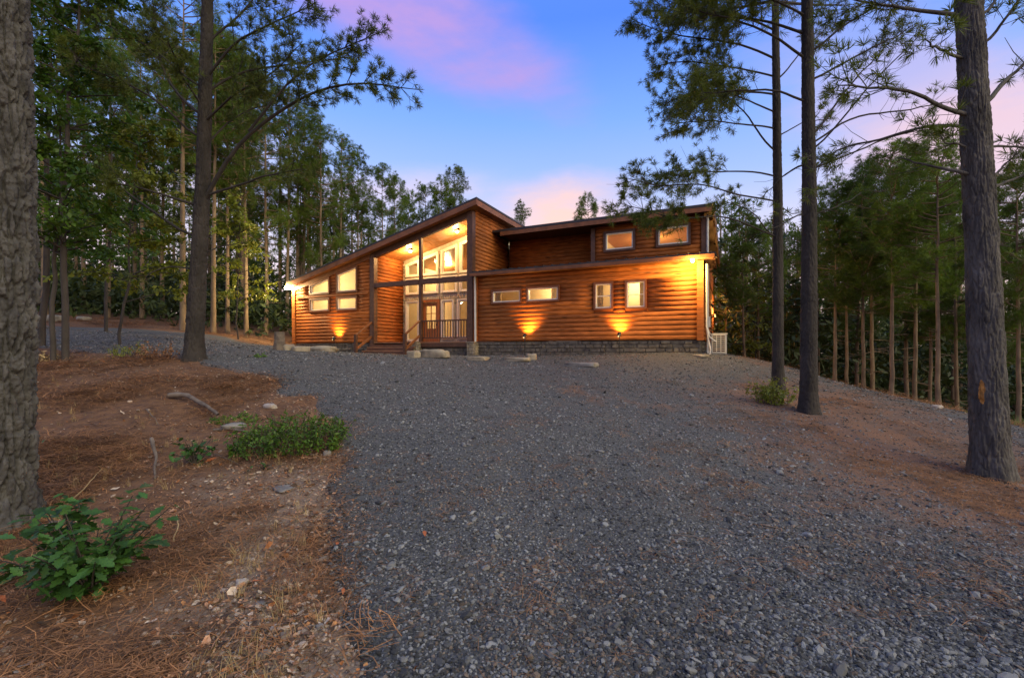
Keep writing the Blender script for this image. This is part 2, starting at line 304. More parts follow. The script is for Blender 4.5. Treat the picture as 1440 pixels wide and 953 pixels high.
# gravel area: outline as ground points
edge_px = [(505, 952), (478, 880), (474, 800), (480, 720), (474, 660), (462, 600), (430, 560), (370, 530), (310, 516), (250, 506), (160, 498), (60, 490)]
poly = [(-1.3, -4)]+[ground_at(*p)[:2] for p in edge_px]
lx, ly = poly[-1]
poly += [(-22, 12.5), (-34, 13), (-34, 18), (-24, 18)]+[ground_at(*p)[:2] for p in [(60, 458), (150, 461), (240, 466), (320, 474), (385, 487)]]+[(-9.5, 21.8), (-3, 24), (6, 20), (7.6, 15.0), (8.6, 13), (9.0, 10.5), (9.2, 8), (9.0, 3), (8.5, -4)]
POLY = np.array(poly)
def sdist(x, y):
    A = POLY; B = np.roll(POLY, -1, 0); x = np.asarray(x, float); y = np.asarray(y, float)
    ins = np.zeros(x.shape, bool); dm = np.full(x.shape, 1e9)
    for (ax, ay), (bx, by) in zip(A, B):
        c = ((ay > y) != (by > y)) & (x < (bx-ax)*(y-ay)/(by-ay+1e-12)+ax); ins ^= c
        t = np.clip(((x-ax)*(bx-ax)+(y-ay)*(by-ay))/((bx-ax)**2+(by-ay)**2+1e-12), 0, 1); dm = np.minimum(dm, np.hypot(x-ax-t*(bx-ax), y-ay-t*(by-ay)))
    return np.where(ins, dm, -dm)+.35*fbm(x*1.3, y*1.3, 4, 21)
def litter(x, y):                            # how much fallen straw lies on the gravel
    a = np.exp(-((x-5.5-.25*(y-7))/2.6)**2)*np.clip((y-2.2)/2, 0, 1)*np.clip((12.5-y)/3, 0, 1)
    e = np.exp(-np.maximum(sdist(x, y), 0)/.22)*.6*(x < 2)
    drift = np.clip(fbm(x*.8+3, y*.45, 4, 55)*2.2-.35, 0, .55)*np.clip((x+1.5)/3, .25, 1)
    return np.clip(np.maximum(np.maximum(a*.95, e), drift), 0, 1)
def axis(N, half, b): t = np.linspace(-1, 1, N); return half*np.sinh(b*t)/np.sinh(b)
GX = axis(361, 450, 7.0); GY = axis(361, 450, 7.0)+4.5
X, Y = np.meshgrid(GX, GY); Z = TZ(X, Y)
nx = len(GX); ii = (np.arange(len(GY)-1)[:, None]*nx+np.arange(nx-1)[None]).ravel(); GF = np.stack([ii, ii+1, ii+nx+1, ii+nx], -1)
gm = mesh('ground', np.c_[X.ravel(), Y.ravel(), Z.ravel()], GF, M['duff'], True)
SD = sdist(X, Y)
at = gm.attributes.new('soil', 'FLOAT', 'POINT'); at.data.foreach_set('value', (np.clip((SD+1.7)/1.0, 0, 1)*np.clip((6.5-Y)/2.5, 0, 1)).ravel().astype(np.float32))
tint(M['duff'], 'soil', (.27, .19, .125), 3.0)
setp(link('ground', gm), kind='structure')
off = np.clip(SD*.16, -.05, .016)
keep = (SD.ravel()[GF] > -.6).any(1) & (np.abs(X.ravel()[GF]) < 45).all(1)
use = np.unique(GF[keep]); remap = -np.ones(X.size, int); remap[use] = np.arange(len(use))
dm = mesh('driveway', np.c_[X.ravel(), Y.ravel(), (Z+off).ravel()][use], remap[GF[keep]], M['road'], True)
at = dm.attributes.new('litter', 'FLOAT', 'POINT'); at.data.foreach_set('value', litter(X.ravel()[use], Y.ravel()[use]).astype(np.float32))
tint(M['road'], 'litter', (.19, .10, .058))
setp(link('driveway', dm), kind='structure')
# ------------------------------------------------------------------ cabin (local frame: x along the front wall to the right, y into the house)
EU = np.array([1370, -650.])/math.hypot(1370, 650); EV = np.array([650, 1370.])/math.hypot(1370, 650)
O = np.array([5.71, 14.0])-17.5*EU
ANG = math.atan2(EU[1], EU[0])
cabin = empty('log_cabin', (O[0], O[1], 0), ANG)
setp(cabin, 'two-level cabin with orange log siding, tall glazed porch and sloping roofs', 'cabin')
def hw(u, v, z=0): p = O+u*EU+v*EV; return (float(p[0]), float(p[1]), z)      # local to world
def hp(px, py, v):                                                             # photo pixel on plane y=v -> (u, z)
    a = (px-CX)/FPX; u = -(O[0]+v*EV[0]-a*(O[1]+v*EV[1]))/(EU[0]-a*EU[1]); return float(u), float(EYE+(HZ-py)*(O[1]+u*EU[1]+v*EV[1])/FPX)
RS = .247
def roof_top(u): return 7.08+RS*(u-9.84)
def roof_low(u): return roof_top(u)-.24
ZF = 1.82                                    # floor / siding bottom
CH = .1485                                   # log course height
class Wall:
    """flat wall from p0 along d, outward normal n; s along, z up"""
    def __init__(s, p0, d, n, s1, z0, ztop, openings=(), m=None, th=.14, logs=True, ctop=None):
        s.p0 = np.array(p0, float); s.d = np.array(d, float); s.n = np.array(n, float); s.op = list(openings)
        ztop = ztop if callable(ztop) else (lambda q, k=ztop: k)
        cs = sorted({0, s1} | {c for o in s.op for c in (min(q[0] for q in o), max(q[0] for q in o))} | {round(i*s1/6, 3) for i in range(7)})
        mb = MB()
        for a, b in zip(cs, cs[1:]):
            if b-a < 1e-4: continue
            mid = (a+b)/2; lo = z0; segs = []
            ops = sorted([o for o in s.op if min(q[0] for q in o) <= mid <= max(q[0] for q in o)], key=lambda o: min(q[1] for q in o))
            la = lb = z0
            for o in ops:
                bot = min(q[1] for q in o); segs.append((la, lb, bot, bot)); la = lb = 0
                us = sorted(o, key=lambda q: q[1])[2:]; (q0, t0), (q1, t1) = sorted(us); f = lambda q: t0+(t1-t0)*(q-q0)/max(q1-q0, 1e-6)
                la, lb = f(a), f(b)
            segs.append((la, lb, ztop(a), ztop(b)))
            for (a0, b0, a1, b1) in segs:
                if max(a1-a0, b1-b0) <= .003: continue
                for off in (0, -th):
                    pa = s.p0+s.d*a+s.n*off; pb = s.p0+s.d*b+s.n*off
                    mb.add([(*pa, a0), (*pb, b0), (*pb, b1), (*pa, a1)], [(0, 1, 2, 3)])
        s.obj = mb.build('wall', m or M['log'], cabin)
        if logs:
            k = 0; z = z0
            while True:
                zt = z+CH
                ins = [q for q in np.linspace(0, s1, 200) if ztop(q) > z+.09]
                if not ins: break
                iv = [(min(ins), max(ins))]
                for o in s.op:
                    lo = min(q[1] for q in o)-.06; hi = max(q[1] for q in o)+.06
                    if hi > z+.03 and lo < zt-.03:
                        us = sorted(o, key=lambda q: q[1])[2:]; (q0, t0), (q1, t1) = sorted(us); a, b = min(q[0] for q in o)-.06, max(q[0] for q in o)+.06
                        if abs(t1-t0) > .05:      # sloping head: only cut where the opening reaches
                            g = [q for q in np.linspace(a, b, 60) if t0+(t1-t0)*(q-q0)/(q1-q0)+.06 > z+.03]
                            if not g: continue
                            a, b = min(g), max(g)
                        iv = [w for (c, e) in iv for w in ((c, min(e, a)), (max(c, b), e)) if w[1]-w[0] > .04]
                for (a, b) in iv:
                    s.log(a, b, z, zt)
                z = zt
    def log(s, a, b, z, zt):
        N = 6; prof = []
        for j in range(N+1):
            t = j/N; prof.append((.010+.038*math.sin(math.pi*t)**.6, z+t*(zt-z)))
        j1 = random.uniform(-.003, .003); V = []
        for q in (a, b):
            for (o_, zz) in prof: p = s.p0+s.d*q+s.n*(o_+j1); V.append((*p, zz))
        n = N+1; F = [(j, j+n, j+n+1, j+1) for j in range(N)]+[list(range(n)), list(range(2*n-1, n-1, -1))]
        o = link('log_board', mesh('log_board', V, F, M['log']), s.obj)
        for p in o.data.polygons: p.use_smooth = len(p.vertices) == 4
    def pt(s, q, off, z): p = s.p0+s.d*q+s.n*off; return (*p, z)
    def slab(s, mb, polyq, o0, o1):           # polygon of (s,z) between two offsets along the normal
        n = len(polyq); V = [s.pt(q, o0, z) for q, z in polyq]+[s.pt(q, o1, z) for q, z in polyq]
        mb.add(V, [list(range(n-1, -1, -1)), list(range(n, 2*n))]+[(i, (i+1) % n, (i+1) % n+n, i+n) for i in range(n)])
    def frame(s, mb, outer, inner, o0, o1):
        n = len(outer)
        for i in range(n): k = (i+1) % n; s.slab(mb, [outer[i], outer[k], inner[k], inner[i]], o0, o1)
    def window(s, quad, fm=None, trim=.09, mull=None, blind=False, sash=.045, name='window', trimmat=None):
        o = MB(); big = inset(quad, -trim); small = inset(quad, sash)
        if trim > 0: s.frame(o, big, quad, -.02, .085)
        w = o.build(name, trimmat or M['trimw'], cabin) if trim > 0 else None
        f = MB(); s.frame(f, inset(quad, .001), small, -.07, .05)
        if mull:
            for (a, b) in mull: f.bar(s.pt(a[0], -.02, a[1]), s.pt(b[0], -.02, b[1]), .03, .03)
        fr = f.build('frame', fm or M['white'], w or cabin)
        p = MB(); p.add([s.pt(q, -.03, z) for q, z in inset(quad, sash-.006)], [(0, 1, 2, 3)]); p.build('pane', M['glass'], w or cabin)
        if blind: b = MB(); b.add([s.pt(q, -.1, z) for q, z in inset(quad, -.02)], [(0, 1, 2, 3)]); b.build('blind', M['blind'], w or cabin)
        return w
def inset(Q, d):                              # move each edge of a convex (s,z) polygon inwards by d
    Q = [np.array(q, float) for q in Q]; n = len(Q); c = sum(Q)/n; L = []
    for i in range(n):
        a, b = Q[i], Q[(i+1) % n]; t = (b-a)/np.linalg.norm(b-a); m = np.array((-t[1], t[0]))
        if np.dot(c-a, m) < 0: m = -m
        L.append((a+m*d, t))
    out = []
    for i in range(n):
        (a, t), (b, r) = L[i-1], L[i]; A = np.array([[t[0], -r[0]], [t[1], -r[1]]]); k = np.linalg.solve(A, b-a); out.append(tuple(a+t*k[0]))
    return out
def rect(a, b, z0, z1): return [(a, z0), (b, z0), (b, z1), (a, z1)]
XD, YD = (1, 0), (0, 1)
# front wall, left block (0..4.6)
lq = [[(1.08, 4.06), (2.18, 4.06), (2.18, 4.66), (1.08, 4.39)], [(2.73, 4.06), (3.80, 4.06), (3.80, 5.05), (2.73, 4.79)], rect(1.08, 2.18, 3.28, 3.76), rect(2.73, 3.80, 3.28, 3.76)]
wl_ = Wall((0, 0), XD, (0, -1), 4.6, ZF, lambda q: roof_low(q), lq)
for q in lq: wl_.window(q, blind=True, sash=.035, trimmat=M['fascia'], trim=.07)
b = MB(); wl_.slab(b, [(.1, roof_low(.1)-.20), (4.6, roof_low(4.6)-.20), (4.6, roof_low(4.6)-.01), (.1, roof_low(.1)-.01)], .0, .085); b.build('frieze_board', M['fascia'], cabin)
b = MB(); wl_.slab(b, rect(.2, 4.5, 3.86, 3.95), .02, .10); b.build('belt_board', M['log'], cabin)
# right wing front wall (9.6..17.5)
rq = [rect(10.42-9.6, 11.52-9.6, 3.24, 3.64), rect(11.82-9.6, 12.95-9.6, 3.24, 3.67), rect(14.27-9.6, 14.8-9.6, 2.88, 3.68), rect(15.3-9.6, 15.86-9.6, 2.87, 3.69)]
wr_ = Wall((9.6, 0), XD, (0, -1), 7.9, ZF, 4.24, rq)
for i, q in enumerate(rq): wr_.window(q, trim=.06, sash=.04, trimmat=M['fascia'], mull=[((q[0][0], (q[0][1]+q[2][1])/2), (q[1][0], (q[0][1]+q[2][1])/2))] if i > 1 else None)
M['curtain'] = mat('tan curtain', (.42, .30, .17), .9, .15, 6, trans=.3)
for q, (a, c) in ((rq[2], (0, .4)), (rq[3], (.66, 1.0)), (rq[1], (.72, 1.0)), (rq[0], (0, .2))):
    cu = MB(); w0, w1 = q[0][0]+(q[1][0]-q[0][0])*a, q[0][0]+(q[1][0]-q[0][0])*c; K = 14
    cu.add([wr_.pt(w0+(w1-w0)*i/K, -.17+.018*math.sin(i*1.9), z) for z in (q[0][1]-.05, q[2][1]+.05) for i in range(K+1)], [(i, i+1, i+K+2, i+K+1) for i in range(K)]); cu.build('curtain', M['curtain'], cabin)
# right end wall (faces +u)
we_ = Wall((17.5, 0), YD, (1, 0), 14.0, ZF, 4.22, [])
Wall((17.5, 2.02), YD, (1, 0), 11.98, 4.4, lambda q: 6.05-.045*q, [], logs=False)
# porch side wall (faces +u) and the entrance block's outer side
wp_ = Wall((4.74, 0.1), YD, (1, 0), 1.82, ZF, roof_low(4.74), [])
ws_ = Wall((9.56, 0.1), YD, (1, 0), 2.9, 4.3, roof_low(9.56), [])
# upper storey
wd_op = [rect(14.12-13.65, 15.12-13.65, 5.21, 5.82), rect(16.0-13.65, 17.0-13.65, 5.21, 5.82)]
wd_ = Wall((13.65, 2.0), XD, (0, -1), 3.85, 4.4, 6.12, wd_op)
for q in wd_op: wd_.window(q, trim=.08, sash=.05)
wu_ = Wall((9.7, 2.9), XD, (0, -1), 3.95, 4.4, 6.15, [])
wx_ = Wall((13.65, 2.02), YD, (-1, 0), .88, 4.4, 6.12, [], logs=False)
# left end and back closing walls
Wall((0, 0.0), YD, (-1, 0), 8.0, ZF, roof_low(0), [], logs=False)
Wall((0, 8.0), XD, (0, 1), 9.56, ZF, lambda q: roof_low(q), [], logs=False)
Wall((9.5, 14.0), XD, (0, 1), 8.0, ZF, 5.6, [], logs=False)
# corner posts and trims
def post(u0, u1, v0, v1, z0, z1, m='trimw', name='corner_post'): return MB().box((u0, v0, z0), (u1, v1, z1)).build(name, M[m], cabin)
post(-.09, .1, -.09, .12, ZF-.03, roof_low(0)-.02, 'log'); post(17.4, 17.59, -.09, .12, ZF-.03, 4.2, 'log', 'corner_trim'); post(9.62, 9.78, -.085, .05, ZF, 4.2, 'log', 'corner_trim')
post(13.56, 13.72, 1.91, 2.05, 4.4, 6.08, 'trimw', 'corner_trim'); post(17.42, 17.58, 1.91, 2.1, 4.4, 6.05, 'trimw', 'corner_trim')
post(4.60, 4.83, -.1, .12, ZF-.45, roof_low(4.6)-.02, 'trimw', 'porch_post'); post(7.10, 7.22, -.06, .06, ZF, roof_low(7.1)-.02, 'trimw', 'porch_post'); post(9.36, 9.60, -.12, .12, ZF-.1, roof_low(9.36)-.02, 'trimw', 'porch_post')
MB().box((4.83, -.09, 4.11), (7.10, .09, 4.30)).build('porch_beam', M['trimw'], cabin); MB().box((7.22, -.09, 4.11), (9.36, .09, 4.30)).build('porch_beam', M['trimw'], cabin)
# porch header under the roof
MB().prism([(4.80, roof_low(4.8)-.24), (9.36, roof_low(9.36)-.24), (9.36, roof_low(9.36)-.01), (4.80, roof_low(4.8)-.01)], -.07, .07).build('porch_header', M['trimw'], cabin)
# entrance roof
u0, u1, v0, v1 = -.12, 9.92, -.38, 8.3
rf = MB().prism([(u0, roof_top(u0)-.07), (u1, roof_top(u1)-.07), (u1, roof_top(u1)), (u0, roof_top(u0))], v0, v1).build('roof', M['roof'], cabin)
MB().prism([(u0+.06, roof_low(u0+.06)), (u1-.06, roof_low(u1-.06)), (u1-.06, roof_top(u1-.06)-.072), (u0+.06, roof_top(u0+.06)-.072)], v0+.06, v1-.06).build('soffit', M['soffit'], rf)
MB().prism([(u0, roof_low(u0)-.03), (u1, roof_low(u1)-.03), (u1, roof_top(u1)-.075), (u0, roof_top(u0)-.075)], v0+.005, v0+.055).build('fascia_board', M['fascia'], rf)
MB().box((u1-.05, v0+.06, roof_low(u1)-.05), (u1-.005, v1, roof_top(u1)-.09)).build('fascia_board', M['fascia'], rf)
# porch ceiling boards (each board its own piece)
for i in range(14):
    a = 4.76+i*(4.6/14); c = a+4.6/14-.012
    MB().prism([(a, roof_low(a)-.03), (c, roof_low(c)-.03), (c, roof_low(c)-.005), (a, roof_low(a)-.005)], .08, 1.95).build('ceiling_board', M['pine'], rf)
# low roof of the right wing
lr = MB(); lr.add([(9.64, -.42, 4.30), (17.92, -.42, 4.30), (17.92, 2.05, 4.62), (9.64, 2.05, 4.62), (9.64, -.42, 4.36), (17.92, -.42, 4.36), (17.92, 2.05, 4.68), (9.64, 2.05, 4.68)],
    [(0, 3, 2, 1), (4, 5, 6, 7), (0, 1, 5, 4), (1, 2, 6, 5), (2, 3, 7, 6), (3, 0, 4, 7)])
lo = lr.build('roof', M['roof'], cabin)
for i in range(27): MB().bar((9.75+i*.31, -.43, 4.375), (9.75+i*.31, 2.05, 4.695), .03, .03).build('roof_seam', M['roof'], lo)
MB().box((9.70, -.40, 4.225), (17.86, -.02, 4.255)).build('soffit', M['soffit'], lo)
MB().box((9.66, -.445, 4.20), (17.90, -.405, 4.31)).build('fascia_board', M['fascia'], lo)
MB().box((17.60, -.40, 4.25), (17.90, 2.0, 4.31)).build('barge_board', M['fascia'], lo)
# upper roof
ur = MB().add([(9.6, 1.45, 6.24), (17.85, 1.45, 6.24), (17.85, 14.4, 5.7), (9.6, 14.4, 5.7), (9.6, 1.45, 6.33), (17.85, 1.45, 6.33), (17.85, 14.4, 5.8), (9.6, 14.4, 5.8)],
    [(0, 3, 2, 1), (4, 5, 6, 7), (0, 1, 5, 4), (1, 2, 6, 5), (2, 3, 7, 6), (3, 0, 4, 7)]).build('roof', M['roof'], cabin)
MB().box((9.95, 1.455, 6.08), (17.83, 1.50, 6.235)).build('fascia_board', M['fascia'], ur)
MB().box((9.95, 1.51, 6.14), (17.80, 2.98, 6.17)).build('soffit', M['trimw'], ur)
MB().add([(17.76,1.5,6.06),(17.83,1.5,6.06),(17.83,14.3,5.52),(17.76,14.3,5.52),(17.76,1.5,6.235),(17.83,1.5,6.235),(17.83,14.3,5.70),(17.76,14.3,5.70)],[(0,3,2,1),(4,5,6,7),(0,1,5,4),(1,2,6,5),(2,3,7,6),(3,0,4,7)]).build('barge_board', M['trimw'], ur)
# gutters and downspouts
MB().tube([(9.72, -.13, 4.25), (9.72, -.13, 3.9), (9.72, -.11, 1.75)], .04).build('downspout', M['conduit'], cabin)
MB().tube([(17.62, 1.9, 6.1), (17.62, 1.9, 4.75)], .035).build('downspout', M['conduit'], cabin)
# glazed entrance wall at v=1.92
B0 = 4.76
bw_op = [rect(4.98-B0, 5.62-B0, ZF+.12, 3.66), rect(5.84-B0, 6.70-B0, ZF+.02, 3.66), rect(6.92-B0, 7.46-B0, 2.04, 3.64), rect(7.74-B0, 8.32-B0, 2.04, 3.64), rect(8.55-B0, 9.2-B0, 2.04, 3.64)]
rk = lambda q, d=.30: roof_low(q)-d
cols = [(4.98, 5.62), (5.86, 6.64), (6.90, 7.62), (7.86, 8.46), (8.62, 9.3)]
for a, c in cols: bw_op.append(rect(a-B0, c-B0, 4.05, 4.68))
for a, c in cols: bw_op.append([(a-B0, 4.86), (c-B0, 4.86), (c-B0, rk(c)), (a-B0, rk(a))])
bw = Wall((B0, 1.92), XD, (0, -1), 4.7, ZF, lambda q: roof_low(q+B0)-.02, bw_op, m=M['litstone'], logs=False)
for i, q in enumerate(bw_op):
    if i == 1: continue
    bw.window(q, fm=M['white'], trim=.05, sash=.05, trimmat=M['white'], mull=None)
# stone facing pieces between the windows, lamplight put into their colour
st = MB()
def stones(w, mb, s0, s1, z0, z1, ops, o0=.0, dmin=.02, dmax=.05, hs=(.045, .15), ls=(.10, .42), topf=None):
    z = z0
    while z < z1-.02:
        h = min(random.uniform(*hs), z1-z); q = s0
        while q < s1-.02:
            l = min(random.uniform(*ls)*(.6 if q == s0 else 1), s1-q); d = random.uniform(dmin, dmax); zz = z+h/2
            bad = any(min(p[0] for p in o)-.06 < q+l and max(p[0] for p in o)+.06 > q and min(p[1] for p in o)-.06 < z+h and max(p[1] for p in o)+.06 > z for o in ops) or (topf and zz > topf(q))
            if not bad:
                j = lambda k=.014: random.uniform(-k, k)
                a, c = q+.006, q+l-.006; e, f = z+.005, z+h-.005
                V = [w.pt(a, o0, e), w.pt(c, o0, e), w.pt(c, o0, f), w.pt(a, o0, f)]+[w.pt(a+.012+j(), o0+d+j(), e+.008), w.pt(c-.012+j(), o0+d+j(), e+.008), w.pt(c-.012+j(), o0+d+j(), f-.008), w.pt(a+.012+j(), o0+d+j(), f-.008)]
                mb.add(V, [(4, 5, 6, 7), (0, 1, 5, 4), (1, 2, 6, 5), (2, 3, 7, 6), (3, 0, 4, 7)])
            q += l
        z += h
stones(bw, st, 0, 4.7, ZF, 6.6, bw_op, topf=lambda q: roof_low(q+B0)-.15, ls=(.08, .2))
setp(st.build('stone_facing', M['litstone'], bw.obj), kind='stuff')
# entrance door
D0, D1 = 5.84, 6.70
dr = MB(); dr.box((D0+.05, 1.93, ZF+.03), (D0+.17, 1.98, 3.60)); dr.box((D1-.17, 1.93, ZF+.03), (D1-.05, 1.98, 3.60)); dr.box((D0+.17, 1.93, ZF+.03), (D1-.17, 1.98, 2.45)); dr.box((D0+.17, 1.93, 3.45), (D1-.17, 1.98, 3.60))
door = dr.build('door', M['doorwood'], cabin)
MB().box((D0-.06, 1.85, ZF), (D0+.05, 2.0, 3.72)).box((D1-.05, 1.85, ZF), (D1+.06, 2.0, 3.72)).box((D0+.05, 1.85, 3.61), (D1-.05, 2.0, 3.72)).build('door_frame', M['doorwood'], door)
MB().add([(D0+.17, 1.955, 2.45), (D1-.17, 1.955, 2.45), (D1-.17, 1.955, 3.45), (D0+.17, 1.955, 3.45)], [(0, 1, 2, 3)]).build('pane', M['glass'], door)
g = MB(); g.box(((D0+D1)/2-.012, 1.935, 2.45), ((D0+D1)/2+.012, 1.975, 3.45))
for z in (2.78, 3.12): g.box((D0+.17, 1.937, z-.012), (D1-.17, 1.973, z+.012))
g.build('glazing_bar', M['doorwood'], door)
MB().ball((D1-.11, 1.89, 2.62), .03).build('handle', M['steel'], door)
for k in range(5): MB().box((D0+.19+k*.098, 1.922, ZF+.12), (D0+.27+k*.098, 1.9295, 2.40)).build('door_panel', M['doorwood'], door)
# rooms behind the glass
def room(u0, u1, v0, v1, z0, z1a, z1b, wallm, ceilm):
    w = MB(); w.add([(u0, v0, z0), (u0, v1, z0), (u1, v1, z0), (u1, v0, z0), (u0, v0, z1a), (u0, v1, z1a), (u1, v1, z1b), (u1, v0, z1b)], [(0, 4, 5, 1), (1, 5, 6, 2), (2, 6, 7, 3)])
    w.build('interior_wall', wallm, cabin); MB().add([(u0, v0, z0), (u1, v0, z0), (u1, v1, z0), (u0, v1, z0)], [(0, 1, 2, 3)]).build('interior_floor', M['floorw'], cabin)
    MB().add([(u0, v0, z1a), (u1, v0, z1b), (u1, v1, z1b), (u0, v1, z1a)], [(0, 3, 2, 1)]).build('interior_ceiling', ceilm, cabin)
room(.2, 4.5, .2, 4.0, ZF+.02, roof_low(.2)-.06, roof_low(4.5)-.06, M['cream'], M['pine'])
room(4.72, 9.4, 2.08, 7.6, ZF+.02, roof_low(4.72)-.06, roof_low(9.4)-.06, M['cream'], M['pine'])
room(9.8, 13.5, .2, 1.95, ZF+.02, 4.2, 4.2, M['cream'], M['cream']); room(13.55, 17.3, .2, 1.95, ZF+.02, 4.2, 4.2, M['cream'], M['cream'])
room(13.8, 17.3, 2.2, 5.0, 4.7, 5.9, 5.9, M['cream'], M['pine'])
# deck, stairs and railings
for k in range(13): MB().box((4.68, -.10+k*.152, ZF-.04), (9.50, .042+k*.152, ZF-.004)).build('deck_board', M['deck'], cabin)
MB().box((7.24, -.11, ZF-.20), (9.36, -.07, ZF-.045)).build('deck_rim', M['trimw'], cabin)
NV = -1.0
gz = 1.33
for i in range(3):
    zt = ZF-.05-(i+1)*.145; va = -.12-(i)*.29
    MB().box((4.74, va-.30, zt-.04), (7.14, va, zt)).build('stair_tread', M['deck'], cabin)
    MB().box((4.76, va-.02, zt), (7.12, va-.003, zt+.105)).build('stair_riser', M['trimw'], cabin)
for uu in (4.70, 7.16):
    MB().box((uu-.055, NV-.055, gz-.25), (uu+.055, NV+.055, 2.12)).build('newel_post', M['trimw'], cabin)
    MB().bar((uu, NV, 2.08), (uu, -.10, 2.66), .09, .05).build('handrail', M['fascia'], cabin); MB().bar((uu, NV, 1.52), (uu, -.10, 2.06), .05, .09).build('handrail', M['fascia'], cabin)
MB().box((7.22, -.05, 2.62), (9.36, .05, 2.67)).build('top_rail', M['trimw'], cabin); MB().box((7.22, -.035, 1.95), (9.36, .035, 2.0)).build('bottom_rail', M['trimw'], cabin)
for k in range(17): u = 7.34+k*.121; MB().box((u-.014, -.014, 2.0), (u+.014, .014, 2.62)).build('baluster', M['trimw'], cabin)
# ledge-stone foundation and porch piers
fo = MB(); stones(Wall((9.62, .04), XD, (0, -1), 7.9, .9, ZF-.02, [], m=M['stone'], logs=False), fo, 0, 7.9, .95, ZF-.02, []); stones(Wall((17.46, .0), YD, (1, 0), 13, .6, ZF-.02, [], m=M['stone'], logs=False), fo, 0, 4, .6, ZF-.02, [])
stones(Wall((0, .04), XD, (0, -1), 4.6, 1.0, ZF-.02, [], m=M['stone'], logs=False), fo, 0, 4.6, 1.05, ZF-.02, []); stones(Wall((7.24, .0), XD, (0, -1), 2.3, .9, ZF-.06, [], m=M['stone'], logs=False), fo, 0, 2.3, .95, ZF-.21, [])
setp(fo.build('foundation_stones', M['stone'], cabin), kind='stuff')
pi_ = MB()
for (uu, wd) in ((9.62, .3), (7.05, .26)):
    w = Wall((uu-wd/2, -.30), XD, (0, -1), wd, .95, ZF-.04, [], m=M['rock'], logs=False); stones(w, pi_, 0, wd, 1.0, ZF-.05, [], ls=(.1, .2))
    w = Wall((uu+wd/2, -.30), YD, (1, 0), .3, .95, ZF-.04, [], m=M['rock'], logs=False); stones(w, pi_, 0, .3, 1.0, ZF-.05, [], ls=(.1, .2))
    MB().box((uu-wd/2-.02, -.36, ZF-.05), (uu+wd/2+.03, -.12, ZF-.012)).build('pier_cap', M['rock'], cabin)
setp(pi_.build('pier_stones', M['rock'], cabin), kind='stuff')
# ------------------------------------------------------------------ lamps
WARM = (1, .62, .24)
def light(kind, parent, loc, e, col=WARM, rad=.05, rot=None, spot=None):
    l = bpy.data.lights.new('light', kind); l.energy = e; l.color = col
    if kind != 'AREA': l.shadow_soft_size = rad
    if spot: l.spot_size = R(spot[0]); l.spot_blend = spot[1]
    o = bpy.data.objects.new('light', l); COL.objects.link(o); o.parent = parent; o.location = loc
    if rot: o.rotation_euler = rot
    return o
def lamp(name, label, cat, u, v, z, build, group=None):
    e = empty(name, hw(u, v, z), ANG); setp(e, label, cat, group); build(e); return e
def downlight(e, en):
    MB().cyl((0, 0, -.03), .09, .06).build('housing', M['gutter'], e); MB().ball((0, 0, -.045), .06).build('bulb', M['bulb'], e, True); light('POINT', e, (0, 0, -.16), en, rad=.06)
for (px, py, v, lab) in ((577, 348, 1.0, 'left bright ceiling lamp under the porch roof'), (643, 319, 1.0, 'right bright ceiling lamp under the porch roof near its peak')):
    u, z = hp(px, py, v); lamp('ceiling_lamp', lab, 'lamp', u, v, roof_low(u)-.06, lambda e: downlight(e, 140), 'porch ceiling lamps')
def flood(e, en):
    MB().box((-.06, .02, -.06), (.06, .1, .06)).build('mounting_plate', M['white'], e)
    for s in (-1, 1):
        MB().ball((s*.15, -.06, -.02), .095).build('lamp_head', M['bulbf'], e, True)
        MB().bar((0, .03, 0), (s*.12, -.03, -.01), .03, .03).build('arm', M['white'], e)
    light('POINT', e, (-.05, -.28, -.05), en, (1, .72, .34), rad=.06)
lamp('flood_light', 'dazzling twin flood light at the left corner of the cabin', 'lamp', -.12, -.16, 4.40, lambda e: flood(e, 400))
def eave(e):
    MB().cyl((0, 0, -.02), .07, .05).build('housing', M['white'], e); MB().ball((0, 0, -.05), .045).build('bulb', M['bulb'], e, True); light('POINT', e, (0, -.18, -.2), 260, (1, .60, .17), rad=.05)
lamp('eave_lamp', 'small lamp under the low eave at the right corner of the cabin', 'lamp', 17.3, -.36, 4.20, eave)
def sconce(e):
    MB().box((0, -.05, -.08), (.03, .05, .1)).build('back_plate', M['steel'], e); MB().cyl((.09, 0, -.09), .05, .16).build('shade', M['bulb3'], e, True); MB().cyl((.09, 0, .07), .065, .02).build('cap', M['steel'], e); light('POINT', e, (.35, -.1, .1), 140, (1, .42, .10), rad=.05)
lamp('wall_lamp', 'orange wall lamp glowing on the right end wall of the cabin', 'lamp', 17.57, 9.5, 3.2, sconce)
def uplight(e):
    MB().tube([(0, 0, -.75), (0, 0, -.05)], .014, 6).build('stake', M['steel'], e)
    b = MB(); V, Fq = tube(np.array([(0, -.10, -.07), (0, -.06, -.04), (0, .02, .03), (0, .025, .035)]), np.array([.03, .055, .06, .06]), 12); b.add(V, Fq.tolist()); b.build('lamp_head', M['steel'], e, True)
    MB().ball((0, .02, .03), .048, sz=.6).build('lens', M['bulb2'], e, True)
    light('SPOT', e, (0, .05, .07), 160, (1, .46, .08), .04, (R(180-36), 0, 0), (115, 1.0))
for (px, py, lab) in ((470, 472, 'staked uplight glowing in front of the left log wall beside the porch steps'), (738, 467, 'staked uplight glowing below the pair of long narrow windows'), (871, 464, 'staked uplight glowing below the pair of upright windows')):
    v = -.34; u, z = hp(px, py, v); lamp('garden_uplight', lab, 'lamp', u, v, 2.0, uplight, 'uplights along the cabin front')
